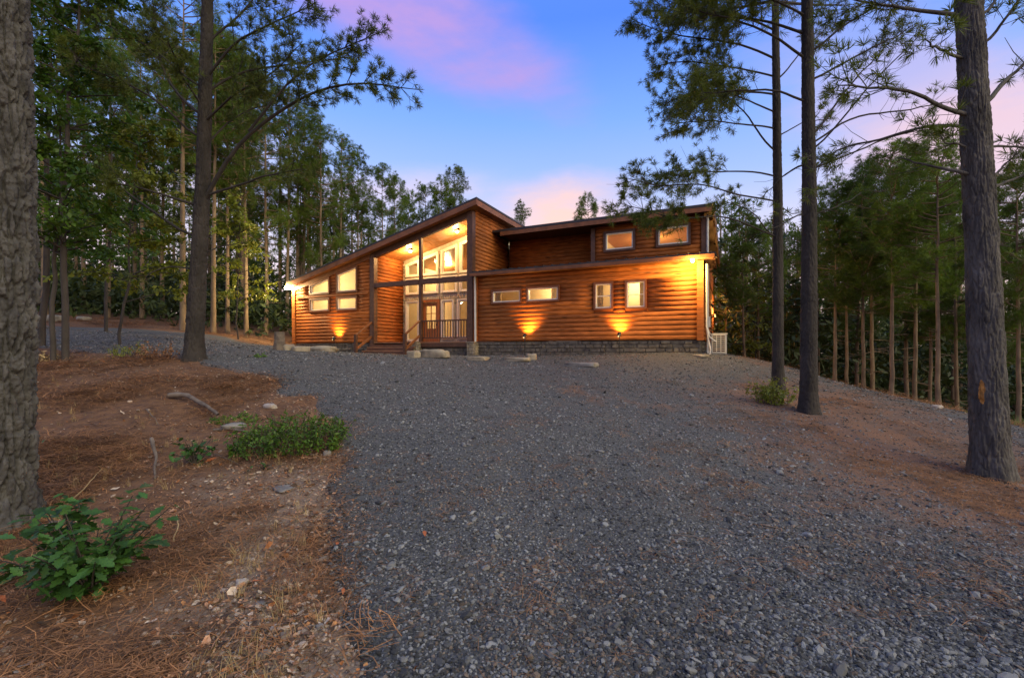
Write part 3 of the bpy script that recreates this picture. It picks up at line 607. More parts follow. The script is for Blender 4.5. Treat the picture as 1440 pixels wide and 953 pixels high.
def chand(e):
    MB().tube([(0, 0, .1), (0, 0, 1.1)], .012, 6).build('stem', M['steel'], e)
    for k in range(5):
        a = 2*math.pi*k/5; MB().tube([(0, 0, .05), (.12*math.cos(a), .12*math.sin(a), -.03), (.22*math.cos(a), .22*math.sin(a), .02)], .008, 5).build('arm', M['steel'], e); MB().ball((.22*math.cos(a), .22*math.sin(a), .07), .045).build('bulb', M['bulbc'], e, True)
    light('POINT', e, (0, 0, -.2), 190, (1, .70, .32), .15)
u, z = hp(632, 370, 4.4); lamp('chandelier', 'bright chandelier hanging behind the upper porch windows', 'lamp', u, 4.4, z, chand)
def pend(e, en=45):
    MB().cyl((0, 0, -.06), .14, .06).build('shade', M['white'], e); MB().ball((0, 0, -.08), .06).build('bulb', M['bulbc'], e, True); light('POINT', e, (0, 0, -.2), en, (1, .72, .36), .1)
lamp('ceiling_lamp', 'round ceiling lamp inside the room behind the left windows', 'lamp', 2.4, 1.6, 4.5, lambda e: pend(e, 420))
lamp('ceiling_lamp', 'round ceiling lamp inside behind the long narrow windows', 'lamp', 12.3, 1.2, 4.1, lambda e: pend(e, 95))
lamp('ceiling_lamp', 'round ceiling lamp inside behind the upright windows', 'lamp', 15.2, 1.3, 4.1, lambda e: pend(e, 95))
lamp('ceiling_lamp', 'round ceiling lamp inside the upper storey behind its two windows', 'lamp', 15.5, 3.6, 5.8, lambda e: pend(e, 95))
lamp('ceiling_lamp', 'round ceiling lamp inside the entrance hall behind the front door', 'lamp', 6.2, 4.5, 3.9, lambda e: pend(e, 90))
# ------------------------------------------------------------------ heat pump and pipes beside the right corner
hx, hy, _ = hw(18.0, .22); hz = tz(hx, hy)
hpmp = empty('heat_pump', (hx, hy, hz-.03), ANG); setp(hpmp, 'beige outdoor heat pump with fan grille at the right corner of the cabin', 'heat pump')
MB().box((-.22, -.01, .06), (.22, .3, .66)).build('casing', M['beige'], hpmp)
MB().box((-.24, -.03, .655), (.24, .32, .685)).build('lid', M['beige'], hpmp)
MB().cyl((0, 0, 0), .16, .02, 20).build('fan', M['steel'], hpmp).matrix_local = __import__('mathutils').Matrix.Translation((-.02, -.011, .40)) @ __import__('mathutils').Matrix.Rotation(R(90), 4, 'X')
g = MB(); g.box((-.17, -.02, .12), (.17, -.012, .62)); g.build('grille_recess', M['trimw'], hpmp)
g = MB()
for k in range(9): g.box((-.18, -.045, .11+k*.0625), (.18, -.03, .128+k*.0625))
for k in range(4): g.box((-.185+k*.117, -.042, .1), (-.167+k*.117, -.025, .64))
g.build('grille', M['beige'], hpmp)
for s in (-.15, .15): MB().box((s-.03, 0, -.06), (s+.03, .28, .06)).build('foot', M['steel'], hpmp)
pp = empty('utility_pipes', hw(17.62, .3, 1.2), ANG); setp(pp, 'white utility pipes and meter box on the cabin right corner', 'pipes')
MB().box((.02, -.12, 1.0), (.14, .12, 1.32)).build('meter_box', M['conduit'], pp)
MB().tube([(.07, -.05, 1.0), (.07, -.05, .3), (.1, -.1, -.1)], .03).build('pipe', M['conduit'], pp); MB().tube([(.07, .06, 2.95), (.07, .06, 1.32)], .028).build('pipe', M['conduit'], pp)
MB().tube([(.05, -.3, 2.9), (.05, -.3, 1.0), (.12, -.32, .7), (.30, -.22, .55)], .024).build('hose', M['conduit'], pp); MB().tube([(.05, -.22, 2.9), (.05, -.22, .9), (.16, -.3, .3), (.1, -.3, -.1)], .024).build('hose', M['conduit'], pp)
MB().tube([(.08, .1, .9), (.2, .0, .6), (.26, .05, .1), (.26, .05, -.1)], .022).build('hose', M['conduit'], pp)
# ------------------------------------------------------------------ trees
def needles(acc, T, D, n, ln, wd, spread=.85):
    """tufts at T (k,3) with directions D; n needles each"""
    k = len(T); T = np.repeat(T, n, 0); D = np.repeat(D, n, 0)
    r = RNG.normal(size=T.shape); r /= np.linalg.norm(r, axis=1)[:, None]; d = D*.75+r*spread; d[:, 2] += .12; d /= np.linalg.norm(d, axis=1)[:, None]
    b = T-D*RNG.uniform(0, .14, (len(T), 1))*ln*5*.2; L = ln*RNG.uniform(.7, 1.15, (len(T), 1)); s = np.cross(d, RNG.normal(size=d.shape)); s /= np.linalg.norm(s, axis=1)[:, None]+1e-9; s *= wd/2
    tip = b+d*L; tip[:, 2] -= .12*L[:, 0]*RNG.random(len(T))
    if wd >= .014:
        V = np.stack([b, b+d*L*.5+s, tip, b+d*L*.5-s], 1).reshape(-1, 3); acc.add(V, np.arange(len(T))[:, None]*4+np.array([[0, 1, 2, 3]])); return
    V = np.stack([b-s*.5, b+s*.5, b+d*L*.55+s, tip, b+d*L*.55-s], 1).reshape(-1, 3)
    i = np.arange(len(T))[:, None]*5; acc.add(V, i+np.array([[0, 1, 2, 4]])); acc.F.append((i+np.array([[4, 2, 3]]))+acc.n-len(V))
def smooth_poly(P, m):
    P = np.asarray(P, float); t = np.r_[0, np.cumsum(np.linalg.norm(np.diff(P, axis=0), axis=1))]; t /= t[-1]; q = np.linspace(0, 1, m)
    out = np.stack([np.interp(q, t, P[:, k]) for k in range(P.shape[1])], 1)
    for _ in range(3): out[1:-1] = .25*out[:-2]+.5*out[1:-1]+.25*out[2:]
    return out
def limb(wood, need, P, r0, ntw=14, tn=26, ln=.19, wd=.007, t0=.4, twl=(.25, .7), bare=0.0, sides=6, m=16, sub=True, r1=.006, extra=0):
    P = smooth_poly(P, m); jit = np.cumsum(RNG.normal(0, .012, P.shape), 0)*np.linspace(0, 1, m)[:, None]; P = P+jit
    rr = r0*(1-np.linspace(0, 1, m))**.8+r1; V, Fq = tube(P, rr, sides); wood.add(V, Fq)
    T = []; D = []
    tang = np.gradient(P, axis=0); tang /= np.linalg.norm(tang, axis=1)[:, None]+1e-9
    for q in RNG.uniform(t0, 1, ntw)**.8:
        i = min(int(q*(m-1)), m-2); p = P[i]; t = tang[i]; r = RNG.normal(size=3); r -= t*r.dot(t); r /= np.linalg.norm(r)
        d = t*.75+r*.75+np.array([0, 0, .15]); d /= np.linalg.norm(d); L = RNG.uniform(*twl)
        e = p+d*L; mid = p+d*L*.55+np.array([0, 0, -.03*L]); e = e+np.array([0, 0, .08*L]); V, Fq = tube(np.array([p, mid, e]), np.array([.007, .005, .003])*(1 if r0 > .02 else .7), 3); wood.add(V, Fq)
        if RNG.random() > bare:
            T.append(e); D.append(d)
            if RNG.random() < .6: T.append(mid+d*L*.1); D.append(d)
            for _ in range(extra): r3 = RNG.normal(size=3)*.45; T.append(mid+(e-mid)*RNG.random()+r3*.07); D.append((d+r3)/np.linalg.norm(d+r3))
            if sub and RNG.random() < .75:
                r2 = RNG.normal(size=3); d2 = d*.6+r2*.5; d2 /= np.linalg.norm(d2); e2 = mid+d2*L*.5; V, Fq = tube(np.array([mid, e2]), np.array([.004, .003]), 3); wood.add(V, Fq); T.append(e2); D.append(d2)
    if bare < 1: T.append(P[-1]); D.append(tang[-1])
    if T: needles(need, np.array(T), np.array(D), tn, ln, wd)
def trunk_mesh(acc, P, r_of, seg, rows, bark=.02, cell=(.055, .16), seed=0, flare=.5):
    """P: (x,y,z) polyline of the centre line, resampled; ridged bark plates as displacement"""
    C = smooth_poly(P, rows); h = C[:, 2]-C[0, 2]; th = np.arange(seg)/seg*2*np.pi
    r = r_of(h/h[-1])*(1+flare*np.exp(-np.maximum(h, 0)/.22))
    per = max(5, int(round(2*np.pi*r[rows//4]/cell[0])))
    a, hh = np.meshgrid(np.arange(seg)/seg*per, h/cell[1])
    wx = fbm(a*.7, hh*.5, 3, seed+40)*1.3; wy = fbm(a*.7+9, hh*.6, 3, seed+50)*1.0
    f1, f2, cid = worley(np.mod(a+wx*np.sin(np.pi*np.arange(seg)/seg)[None]**.3, per), hh+wy, per, seed)
    e = np.clip((f2-f1)/.34, 0, 1); ridge = e**.8*(.45+.55*cid)
    fine = fbm(a*3.1, hh*7, 4, seed+77)*.4+fbm(a*1.2, hh*18, 3, seed+87)*.10
    big = 1+.05*fbm(np.sin(th)[None]*1.5+h[:, None]*.8, np.cos(th)[None]*1.5+h[:, None]*.5, 2, seed+5)+.10*np.exp(-h[:, None]/.25)*np.sin(th*5+seed)[None]
    Rr = r[:, None]*big+bark*(ridge-.5+fine)
    V = np.stack([C[:, 0:1]+Rr*np.cos(th), C[:, 1:2]+Rr*np.sin(th), np.repeat(C[:, 2:3], seg, 1)], -1).reshape(-1, 3)
    i = np.arange(rows-1)[:, None]*seg; j = np.arange(seg)[None]; k = (j+1) % seg
    acc.add(V, np.stack([i+j, i+k, i+seg+k, i+seg+j], -1).reshape(-1, 4)); return C, r
def make_tree(name, loc, wood, need, barkm, leafm, label, cat='tree', group=None, crown='crown', smooth_w=True):
    e = empty(name, loc); setp(e, label, cat, group)
    link('trunk', wood.mesh('trunk', barkm, smooth_w), e)
    if need is not None and need.V: link(crown, need.mesh(crown, leafm), e)
    return e
def near_pine(label, foot, top, d, dia, limbs, barkm, seg, rows, extra_top=6, hgt=17, seed=1, dtop=0.0, bark=.02, cell=(.055, .16), upper=24, straight=1.0, leafm='needle', taper=1.25):
    """trunk through photo pixels foot..top at depth d; limbs given as photo pixels with a depth drift"""
    base = P3(foot[0], foot[1], d); base[2] = tz(base[0], base[1])-.06; t = P3(top[0], top[1], d+dtop)
    dirv = (t-base)/(t[2]-base[2]); tip = base+dirv*hgt
    wood = Acc(); need = Acc(); rel = lambda p: np.asarray(p, float)-base
    mid = (t+base)/2+np.array([.04*straight, .02, 0])
    zt = t[2]-base[2]
    C, rr = trunk_mesh(wood, [rel(base), rel(mid), rel(t), rel(t)+dirv*.6], lambda q: dia/2*(1-q*min(.9, .62*(zt+.6)/hgt*taper)), seg, rows, bark, cell, seed)
    n2 = 40; z2 = np.linspace(C[-1, 2]-.05, hgt, n2)[:, None]; up = rel(t)+dirv*(z2-(t[2]-base[2])); rtop = rr[-1]*np.linspace(1, .08, n2); V, Fq = tube(up, rtop, 12); wood.add(V, Fq)
    for L in limbs:
        pts, dd, r0, ntw, bare = L[:5]; t0 = L[5] if len(L) > 5 else .4
        P = []
        for k, (px, py) in enumerate(pts): P.append(rel(P3(px, py, d+dd*k/(len(pts)-1))))
        ax = rel(base+dirv*P[0][2]); off = np.linalg.norm(ax[:2]-P[0][:2])
        if off < .6: P.insert(0, np.array([ax[0], ax[1], P[0][2]-.05]))
        limb(wood, need, P, r0*.72, int(ntw*1.3), 26, .125, .0075, t0, (.2, .6), bare, extra=2)
    ztop0 = max(zt*.98, hgt*.45)
    for k in range(upper):
        q = RNG.uniform(0, 1); z = ztop0+(hgt-.4-ztop0)*q; a = RNG.uniform(0, 2*np.pi); L = (1-q*.75)*RNG.uniform(1.6, 3.0); p = rel(base+dirv*z)
        P = [p, p+np.array([np.cos(a)*L*.5, np.sin(a)*L*.5, .12*L]), p+np.array([np.cos(a)*L, np.sin(a)*L, .28*L])]
        limb(wood, need, P, .03*(1-q*.6), 14, 20, .19, .009, .3, (.2, .6), 0, 5, 9)
    return make_tree('pine_tree', base, wood, need, M[barkm], M[leafm], label)
near_pine('large pine trunk with cracked grey bark cut off by the left picture edge', (-4, 748), (2, 0), 4.0, .42, [], 'barkg', 210, 560, hgt=16, seed=3, bark=.055, cell=(.062, .24), upper=16)
LP = [([(285, 290), (318, 222), (350, 185), (420, 140), (470, 117), (530, 118), (590, 128)], -.6, .055, 46, 0, .45),
      ([(350, 185), (400, 120), (440, 85), (500, 60), (545, 40)], .3, .03, 34, 0, .25), ([(290, 110), (330, 60), (390, 30), (450, 5)], -.5, .035, 34, 0, .2), ([(285, 130), (340, 100), (420, 88), (500, 78)], .7, .03, 34, 0, .2),
      ([(268, 286), (230, 272), (190, 262), (140, 250)], -.9, .035, 12, .3, .5), ([(260, 330), (220, 300), (165, 262), (110, 205)], .8, .035, 14, .2, .4), ([(288, 275), (330, 262), (375, 248), (430, 240)], -.4, .03, 12, .2, .4),
      ([(262, 377), (235, 374), (215, 380), (195, 398)], -.4, .02, 5, .7), ([(288, 356), (310, 348), (345, 346)], .3, .014, 4, .9), ([(275, 160), (230, 110), (215, 60), (205, -10)], .4, .035, 30, 0, .3), ([(270, 190), (220, 140), (160, 110), (100, 90)], -.5, .03, 34, 0, .25),
      ([(272, 120), (220, 70), (160, 40), (110, 10)], .5, .03, 34, 0, .2), ([(290, 60), (340, 20), (390, -30)], .4, .03, 26, 0, .2), ([(280, 215), (320, 170), (360, 150), (400, 150)], 1.2, .025, 26, 0, .3), ([(285, 150), (250, 100), (240, 60)], -1.2, .025, 24, 0, .2), ([(290, 170), (330, 130), (370, 110), (420, 60)], -1.3, .028, 36, 0, .25)]
near_pine('dark mid-sized pine with a forked limb rising left of the cabin', (272, 506), (292, 0), 9.5, .33, LP, 'barkd', 90, 420, hgt=17, seed=11, bark=.024, cell=(.045,.2), upper=26, taper=1.5)
RB = [([(1348, 158), (1318, 150), (1296, 132), (1262, 125), (1190, 117)], -.4, .030, 9, .35, .6), ([(1350, 242), (1322, 234), (1296, 230), (1268, 221)], .3, .026, 3, 1), ([(1345, 20), (1290, 14), (1230, 10), (1170, -2)], .4, .028, 12, .3, .5), ([(1348, 80), (1320, 72), (1290, 66)], -.3, .02, 6, .3, .5),
      ([(1392, 145), (1410, 120), (1440, 96), (1480, 60)], .3, .035, 10, .3, .5), ([(1388, 60), (1405, 40), (1430, 5), (1450, -30)], -.2, .02, 8, .3), ([(1385, 20), (1400, 0), (1420, -25)], .2, .02, 6, .3), ([(1398, 205), (1420, 203), (1460, 205)], .2, .015, 8, .1), ([(1400, 246), (1412, 232), (1426, 218)], 0, .02, 2, 1), ([(1402, 262), (1425, 250), (1465, 246)], .3, .02, 9, .1, .4), ([(1348, 175), (1300, 175), (1250, 190), (1180, 206), (1145, 235)], .9, .02, 12, .5, .5), ([(1346, 205), (1325, 206), (1310, 200)], 0, .012, 5, .1)]
rp = near_pine('thick grey pine with an orange bark scar at the right of the drive', (1394, 678), (1362, 0), 5.5, .345, RB, 'bark', 170, 520, hgt=15, seed=23, bark=.022, cell=(.038, .26), upper=18)
tk = next(c for c in rp.children if c.name.startswith('trunk')).data; cv = np.empty(len(tk.vertices)*3, np.float32); tk.vertices.foreach_get('co', cv); cv = cv.reshape(-1, 3)[:170*520]; wv = cv+np.array(rp.location)
qx = CX+FPX*wv[:, 0]/wv[:, 1]; qy = HZ-FPX*(wv[:, 2]-EYE)/wv[:, 1]; axd = 5.5*np.hypot(1, 1.03)
inn = (((qx-1381)/5)**2+((qy-551)/16)**2+.9*fbm(qx*.12, qy*.09, 3, 4) < 1) & (np.hypot(wv[:, 0], wv[:, 1]) < np.hypot(*P3(1390, 600, 5.5)[:2]))
gi_ = np.arange(519)[:, None]*170; gj = np.arange(170)[None]; gk = (gj+1) % 170; fq = np.stack([gi_+gj, gi_+gk, gi_+170+gk, gi_+170+gj], -1).reshape(-1, 4); fq = fq[inn[fq].all(1)]
us_ = np.unique(fq); rm = np.full(len(cv), -1); rm[us_] = np.arange(len(us_)); ctr = cv[us_]*np.array([0, 0, 1.]); outv = cv[us_]-np.array([cv[us_, 0].mean(), cv[us_, 1].mean()+.15, 0])*1.0; cam_d = -wv[us_]; cam_d /= np.linalg.norm(cam_d, axis=1)[:, None]
link('bark_scar', mesh('bark_scar', cv[us_]+cam_d*.006, rm[fq], M['scar'], True), rp)
R2 = [([(1148, 190), (1170, 150), (1210, 100), (1250, 60)], .4, .022, 12, .5, .6), ([(1148, 70), (1180, 40), (1230, 10), (1270, -10)], -.3, .022, 14, .2, .5), ([(1148, 210), (1190, 160), (1230, 110), (1300, 40)], -.5, .014, 6, .9), ([(1150, 200), (1190, 165), (1260, 155), (1330, 145)], .3, .02, 14, .4, .4), ([(1150, 235), (1200, 215), (1260, 190), (1345, 175)], .5, .018, 8, .7, .5), ([(1125, 140), (1090, 125), (1050, 128), (980, 128)], -.4, .02, 22, .1, .4), ([(1127, 80), (1090, 50), (1040, 30), (960, 5)], -.4, .025, 36, 0, .35), ([(1125, 45), (1080, 30), (1020, 25), (930, 5)], .4, .025, 38, 0, .35),
      ([(1150, 300), (1180, 290), (1210, 270)], .2, .012, 3, 1), ([(1125, 300), (1095, 320), (1070, 330)], -.2, .012, 3, 1), ([(1150, 110), (1200, 80), (1240, 60), (1290, 30)], -.3, .02, 12, .3, .5), ([(1125, 230), (1100, 245), (1075, 270)], .2, .012, 4, .7), ([(1128, 20), (1090, 0), (1020, -30)], -.5, .022, 26, 0, .3)]
near_pine('dark straight pine right of its thinner neighbour beside the gravel drive', (1137, 582), (1135, 0), 8.0, .27, R2, 'barkd', 80, 420, hgt=15, seed=31, bark=.014, cell=(.045, .12), upper=22)
R3 = [([(1085, 130), (1040, 130), (990, 125), (950, 140), (930, 150)], -.3, .022, 50, 0, .2), ([(1085, 80), (1040, 60), (990, 55), (930, 50), (895, 35)], .3, .025, 60, 0, .2), ([(1083, 155), (1030, 130), (985, 128)], -.5, .018, 28, 0, .3), ([(1083, 210), (1050, 160), (1010, 130), (990, 100)], .3, .02, 26, .1, .4), ([(1083, 245), (1050, 240), (1000, 242), (960, 238), (920, 250)], -.3, .018, 30, .1, .35), ([(1083, 280), (1040, 275), (985, 255), (930, 262), (880, 245)], -1.0, .018, 34, .05, .4),
      ([(1083, 330), (1040, 310), (1000, 300), (960, 310), (900, 292), (870, 285)], -1.4, .018, 40, 0, .5), ([(1098, 110), (1130, 70), (1170, 30)], .3, .018, 18, .1), ([(1098, 190), (1130, 170), (1170, 165)], .2, .014, 12, .2), ([(1098, 250), (1120, 235), (1150, 225)], .2, .012, 8, .3), ([(1083, 330), (1060, 300), (1020, 285)], .3, .013, 12, .2), ([(1085, 40), (1040, 20), (980, 15), (920, -10)], -.2, .024, 44, 0, .2), ([(1083, 178), (1040, 175), (990, 170), (945, 175)], -.3, .018, 40, .05, .3),
      ([(1083, 105), (1030, 95), (970, 85), (915, 95)], .6, .02, 46, 0, .25), ([(1098, 290), (1115, 300), (1140, 290)], .2, .01, 5, .3)]
near_pine('thinner dark pine with a small leafy bush at its foot', (1094, 566), (1090, 0), 10.0, .235, R3, 'barkd', 70, 380, hgt=15, seed=41, bark=.012, cell=(.045, .12), upper=22)
# forest pines: four prototypes, copied
def forest_proto(H, dia, cb, nb, seed, tn=20, wd=.014):
    global RNG
    RNG = np.random.default_rng(seed); w = Acc(); n = Acc()
    zz = np.linspace(-1.2, H, 22); lean = np.cumsum(RNG.normal(0, .011, (22, 2)), 0); Pt = np.c_[lean-lean[4], zz]; V, Fq = tube(Pt, dia/2*(1-np.clip(zz/H, 0, 1)*.88)*(1+.3*np.exp(-np.maximum(zz, 0)/.25)), 10); w.add(V, Fq)
    for k in range(nb):
        q = (k+RNG.random())/nb; z = H*(cb+(1-cb)*q)-.15; a = RNG.uniform(0, 2*np.pi); prof = (min(1, .55+q*1.6) if q < .3 else 1-.80*((q-.3)/.7)**1.2); L = H*.15*prof*RNG.uniform(.7, 1.2)
        p = np.array([np.interp(z, zz, Pt[:, 0]), np.interp(z, zz, Pt[:, 1]), z]); u = RNG.uniform(-.05, .35)+.35*q
        P = [p, p+np.array([np.cos(a)*L*.5, np.sin(a)*L*.5, u*L*.4]), p+np.array([np.cos(a)*L, np.sin(a)*L, u*L+.1*L])]
        limb(w, n, P, .022, int(7+8*prof), tn, .21, wd, .25, (.2, .5), 0, 4, 6)
    needles(n, np.array([[Pt[-1, 0], Pt[-1, 1], H-.1*i] for i in range(4)]), np.repeat([[0, 0, 1.]], 4, 0), tn, .22, wd)
    for k in range(9):       # dead lower sticks
        z = H*RNG.uniform(.12, cb); a = RNG.uniform(0, 2*np.pi); L = RNG.uniform(.3, .9); p = np.array([np.interp(z, zz, Pt[:, 0]), np.interp(z, zz, Pt[:, 1]), z]); limb(w, n, [p, p+np.array([np.cos(a)*L, np.sin(a)*L, RNG.uniform(-.1, .2)])], .010, 3, 4, .2, .01, .3, (.1, .3), 1.0, 4, 4)
    return (w.mesh('trunk', M['barkp'], True), n.mesh('crown', M['needle2']), H)
PROTO = [forest_proto(11, .17, .42, 46, 101), forest_proto(12, .175, .48, 44, 102), forest_proto(10, .15, .38, 46, 103), forest_proto(15, .24, .50, 56, 104), forest_proto(14, .22, .32, 66, 105)]
RNG = np.random.default_rng(5)
def forest_pine(px, d, topy, kind, label, group, rz=None):
    x, y, z = at_depth(px, d); tw, cr, H = PROTO[kind]; s = (EYE+(HZ-topy)*d/FPX-z)/H
    e = empty('forest_pine', (x, y, z), random.uniform(0, 6.28) if rz is None else rz); sx = max(s, .3)**.75; e.scale = (sx, sx, s); setp(e, label, 'tree', group)
    link('trunk', tw, e); link('crown', cr, e); return e
RW = [(1046, 15.5, 300, 2, 'slim pine trunk just right of the heat pump'), (1067, 19, 320, 0, 'thin pale trunk next right of the slim pine by the heat pump'), (1174, 14.0, 255, 0, 'reddish pine trunk first to the right of the two dark roadside pines'), (1190, 15.2, 270, 1, 'pine trunk second to the right of the two dark roadside pines'), (1214, 13.4, 245, 2, 'leaning thin pine trunk third right of the dark roadside pines'), (1227, 14.6, 225, 0, 'thin pale pine trunk fourth right of the dark roadside pines'),
      (1255, 12.2, 205, 1, 'stout pale pine trunk fifth right of the dark roadside pines'), (1286, 12.8, 235, 0, 'pale pine trunk sixth right of the dark roadside pines'), (1318, 11.2, 190, 1, 'pale pine with a yellow paint mark low on its trunk'), (1308, 17, 260, 2, 'dim pine trunk in shade left of the yellow-marked pine'), (1346, 16, 250, 0, 'dim pine trunk between the yellow-marked pine and the thick grey pine'), (1432, 10.4, 230, 2, 'pine trunk at the right picture edge beside the grass patch'), (1120, 21, 330, 1, 'pine trunk seen between the two dark roadside pines'), (1150, 20, 300, 4, 'bushy pine behind the dark straight roadside pine'), (1020, 24, 330, 4, 'bushy pine rising behind the cabin right corner'), (1400, 16, 260, 4, 'bushy pine behind the thick grey pine'), (1275, 18, 215, 4, 'bushy pine high behind the stout pale trunk'), (1205, 19, 250, 4, 'bushy pine behind the leaning thin pine'), (1085, 24, 310, 4, 'bushy pine behind the thinner roadside pine'), (1470, 13, 220, 4, 'bushy pine cut off by the right picture edge'), (1340, 20, 240, 4, 'bushy pine crown left of the thick grey pine')]
for r in RW: forest_pine(*r, 'pines beyond the right gravel edge')
LW = [(257, 20, -40, 3, 'pale pine trunk just left of the dark forked pine'), (300, 20.5, 40, 3, 'pale trunk first right of the dark forked pine'), (320, 22, 60, 1, 'thin trunk second right of the dark forked pine'), (346, 21.5, 90, 3, 'pale slender trunk third right of the dark forked pine'), (152, 24, 20, 3, 'dark pine trunk behind the broadleaf saplings'), (200, 25, 60, 3, 'pine trunk midway between saplings and forked pine'), (228, 27, 60, 4, 'bushy pine just left behind the forked pine'), (375, 25, 105, 4, 'bushy pine above the gravel bend right of the pale trunks'), (404, 27, 125, 3, 'pine behind the flood light at the cabin left corner'), (428, 29, 150, 4, 'bushy pine rising over the left eave of the cabin'), (452, 27, 165, 4, 'bushy bright pine over the left part of the cabin roof'), (478, 31, 190, 3, 'pine second over the left cabin roof'), (503, 33, 215, 4, 'rightmost dense pine at the left wood edge'), (118, 27, 30, 4, 'bushy pine behind the left saplings'), (62, 21, -20, 3, 'pine just right of the big left trunk'), (340, 27, 70, 4, 'bushy pine behind the slender pale trunks'), (285, 28, 40, 4, 'bushy pine directly behind the forked pine'),
      (538, 38, 236, 1, 'sparse pine top first above the sloping porch roof'), (556, 42, 250, 0, 'sparse pine top second above the sloping porch roof'), (598, 43, 262, 0, 'sparse pine top third above the sloping porch roof'), (622, 41, 256, 2, 'sparse pine top fourth above the sloping porch roof'), (640, 42, 238, 1, 'sparse pine top nearest the peak of the porch roof'), (736, 46, 288, 4, 'small rounded pine top just right of the roof peak'), (826, 48, 278, 2, 'small pointed pine top above the middle of the upper roof'), (575, 46, 275, 2, 'low sparse pine top behind the sloping porch roof')]
for r in LW: forest_pine(*r, 'pines of the left and rear woods')
# far wood: one mass
fw = Acc(); fwood = Acc()
for k in range(430):
    px = RNG.uniform(-500, 1950)
    if 520 < px < 1000 and RNG.random() < .75: continue
    d = RNG.uniform(24, 60) if px > 1000 else (RNG.uniform(29, 62) if px < 520 else RNG.uniform(42, 70))
    x, y, z = at_depth(px, d)
    if px < 520: top = RNG.uniform(160, 260)-(px-100)*.0+(max(0, px-380))*.45
    elif px < 1000: top = RNG.uniform(330, 380)
    else: top = RNG.uniform(270, 370)
    H = max(5, EYE+(HZ-top)*min(d, 40)/FPX-z); base = np.array([x, y, z])
    V, Fq = tube(np.array([base-(0, 0, 1), base+(0, 0, H*.5), base+(0, 0, H)]), np.array([.13, .1, .02]), 5); fwood.add(V, Fq)
    m = 80; lowc = .04 if d > 33 or (px > 1000 and d > 26) else .2; q = RNG.random(m)**.9; zz = H*(lowc+(1-lowc)*q); rad = H*.2*(1-q*.85)*RNG.uniform(.3, 1, m); a = RNG.uniform(0, 6.28, m)
    T = base+np.c_[rad*np.cos(a), rad*np.sin(a), zz]; D = np.c_[np.cos(a), np.sin(a), np.full(m, .4)]; D /= np.linalg.norm(D, axis=1)[:, None]
    needles(fw, T, D, 9, .5, .075)
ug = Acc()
for k in range(1250):       # undergrowth, with shade painted into its leaf colour
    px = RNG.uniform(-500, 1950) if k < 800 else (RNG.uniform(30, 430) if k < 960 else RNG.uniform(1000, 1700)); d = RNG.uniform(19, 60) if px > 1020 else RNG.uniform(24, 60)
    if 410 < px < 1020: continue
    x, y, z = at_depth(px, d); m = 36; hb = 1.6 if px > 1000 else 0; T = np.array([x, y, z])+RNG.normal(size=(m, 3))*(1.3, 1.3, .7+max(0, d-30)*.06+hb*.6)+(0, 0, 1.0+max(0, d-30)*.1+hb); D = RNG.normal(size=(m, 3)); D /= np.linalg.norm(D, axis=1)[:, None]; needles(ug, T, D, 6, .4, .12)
setp(link('undergrowth', ug.mesh('undergrowth', M['under'])), 'bushes and brush between the far trunks, with shade painted into their green', 'undergrowth', kind='stuff')
wd_o = link('distant_woods', fw.mesh('distant_woods', M['needle2'])); setp(wd_o, 'dark mass of far pines closing off the clearing', 'woods', kind='stuff')
setp(link('distant_trunks', fwood.mesh('distant_trunks', M['barkp'], True)), 'dim thin trunks standing deep in the far woods', 'woods', kind='stuff')
# ---- broadleaf trees and bushes
def leafcloud(acc, T, D, ln, wd):
    n = len(T); d = D+RNG.normal(size=D.shape)*.6; d[:, 2] -= .25; d /= np.linalg.norm(d, axis=1)[:, None]; s = np.cross(d, RNG.normal(size=d.shape)*.5+np.array([0, 0, 1.])); s /= np.linalg.norm(s, axis=1)[:, None]+1e-9; nn = np.cross(s, d)
    L = ln*RNG.uniform(.6, 1.2, (n, 1)); w = wd/ln*L/2
    V = np.stack([T, T+d*L*.35+s*w-nn*L*.08, T+d*L*.7+s*w*.8-nn*L*.1, T+d*L-nn*L*.2, T+d*L*.7-s*w*.8-nn*L*.1, T+d*L*.35-s*w-nn*L*.08], 1).reshape(-1, 3)
    i = np.arange(n)[:, None]*6; acc.add(V, i+np.array([[0, 1, 2, 3]])); acc.F.append(i+np.array([[0, 3, 4, 5]])+acc.n-len(V))
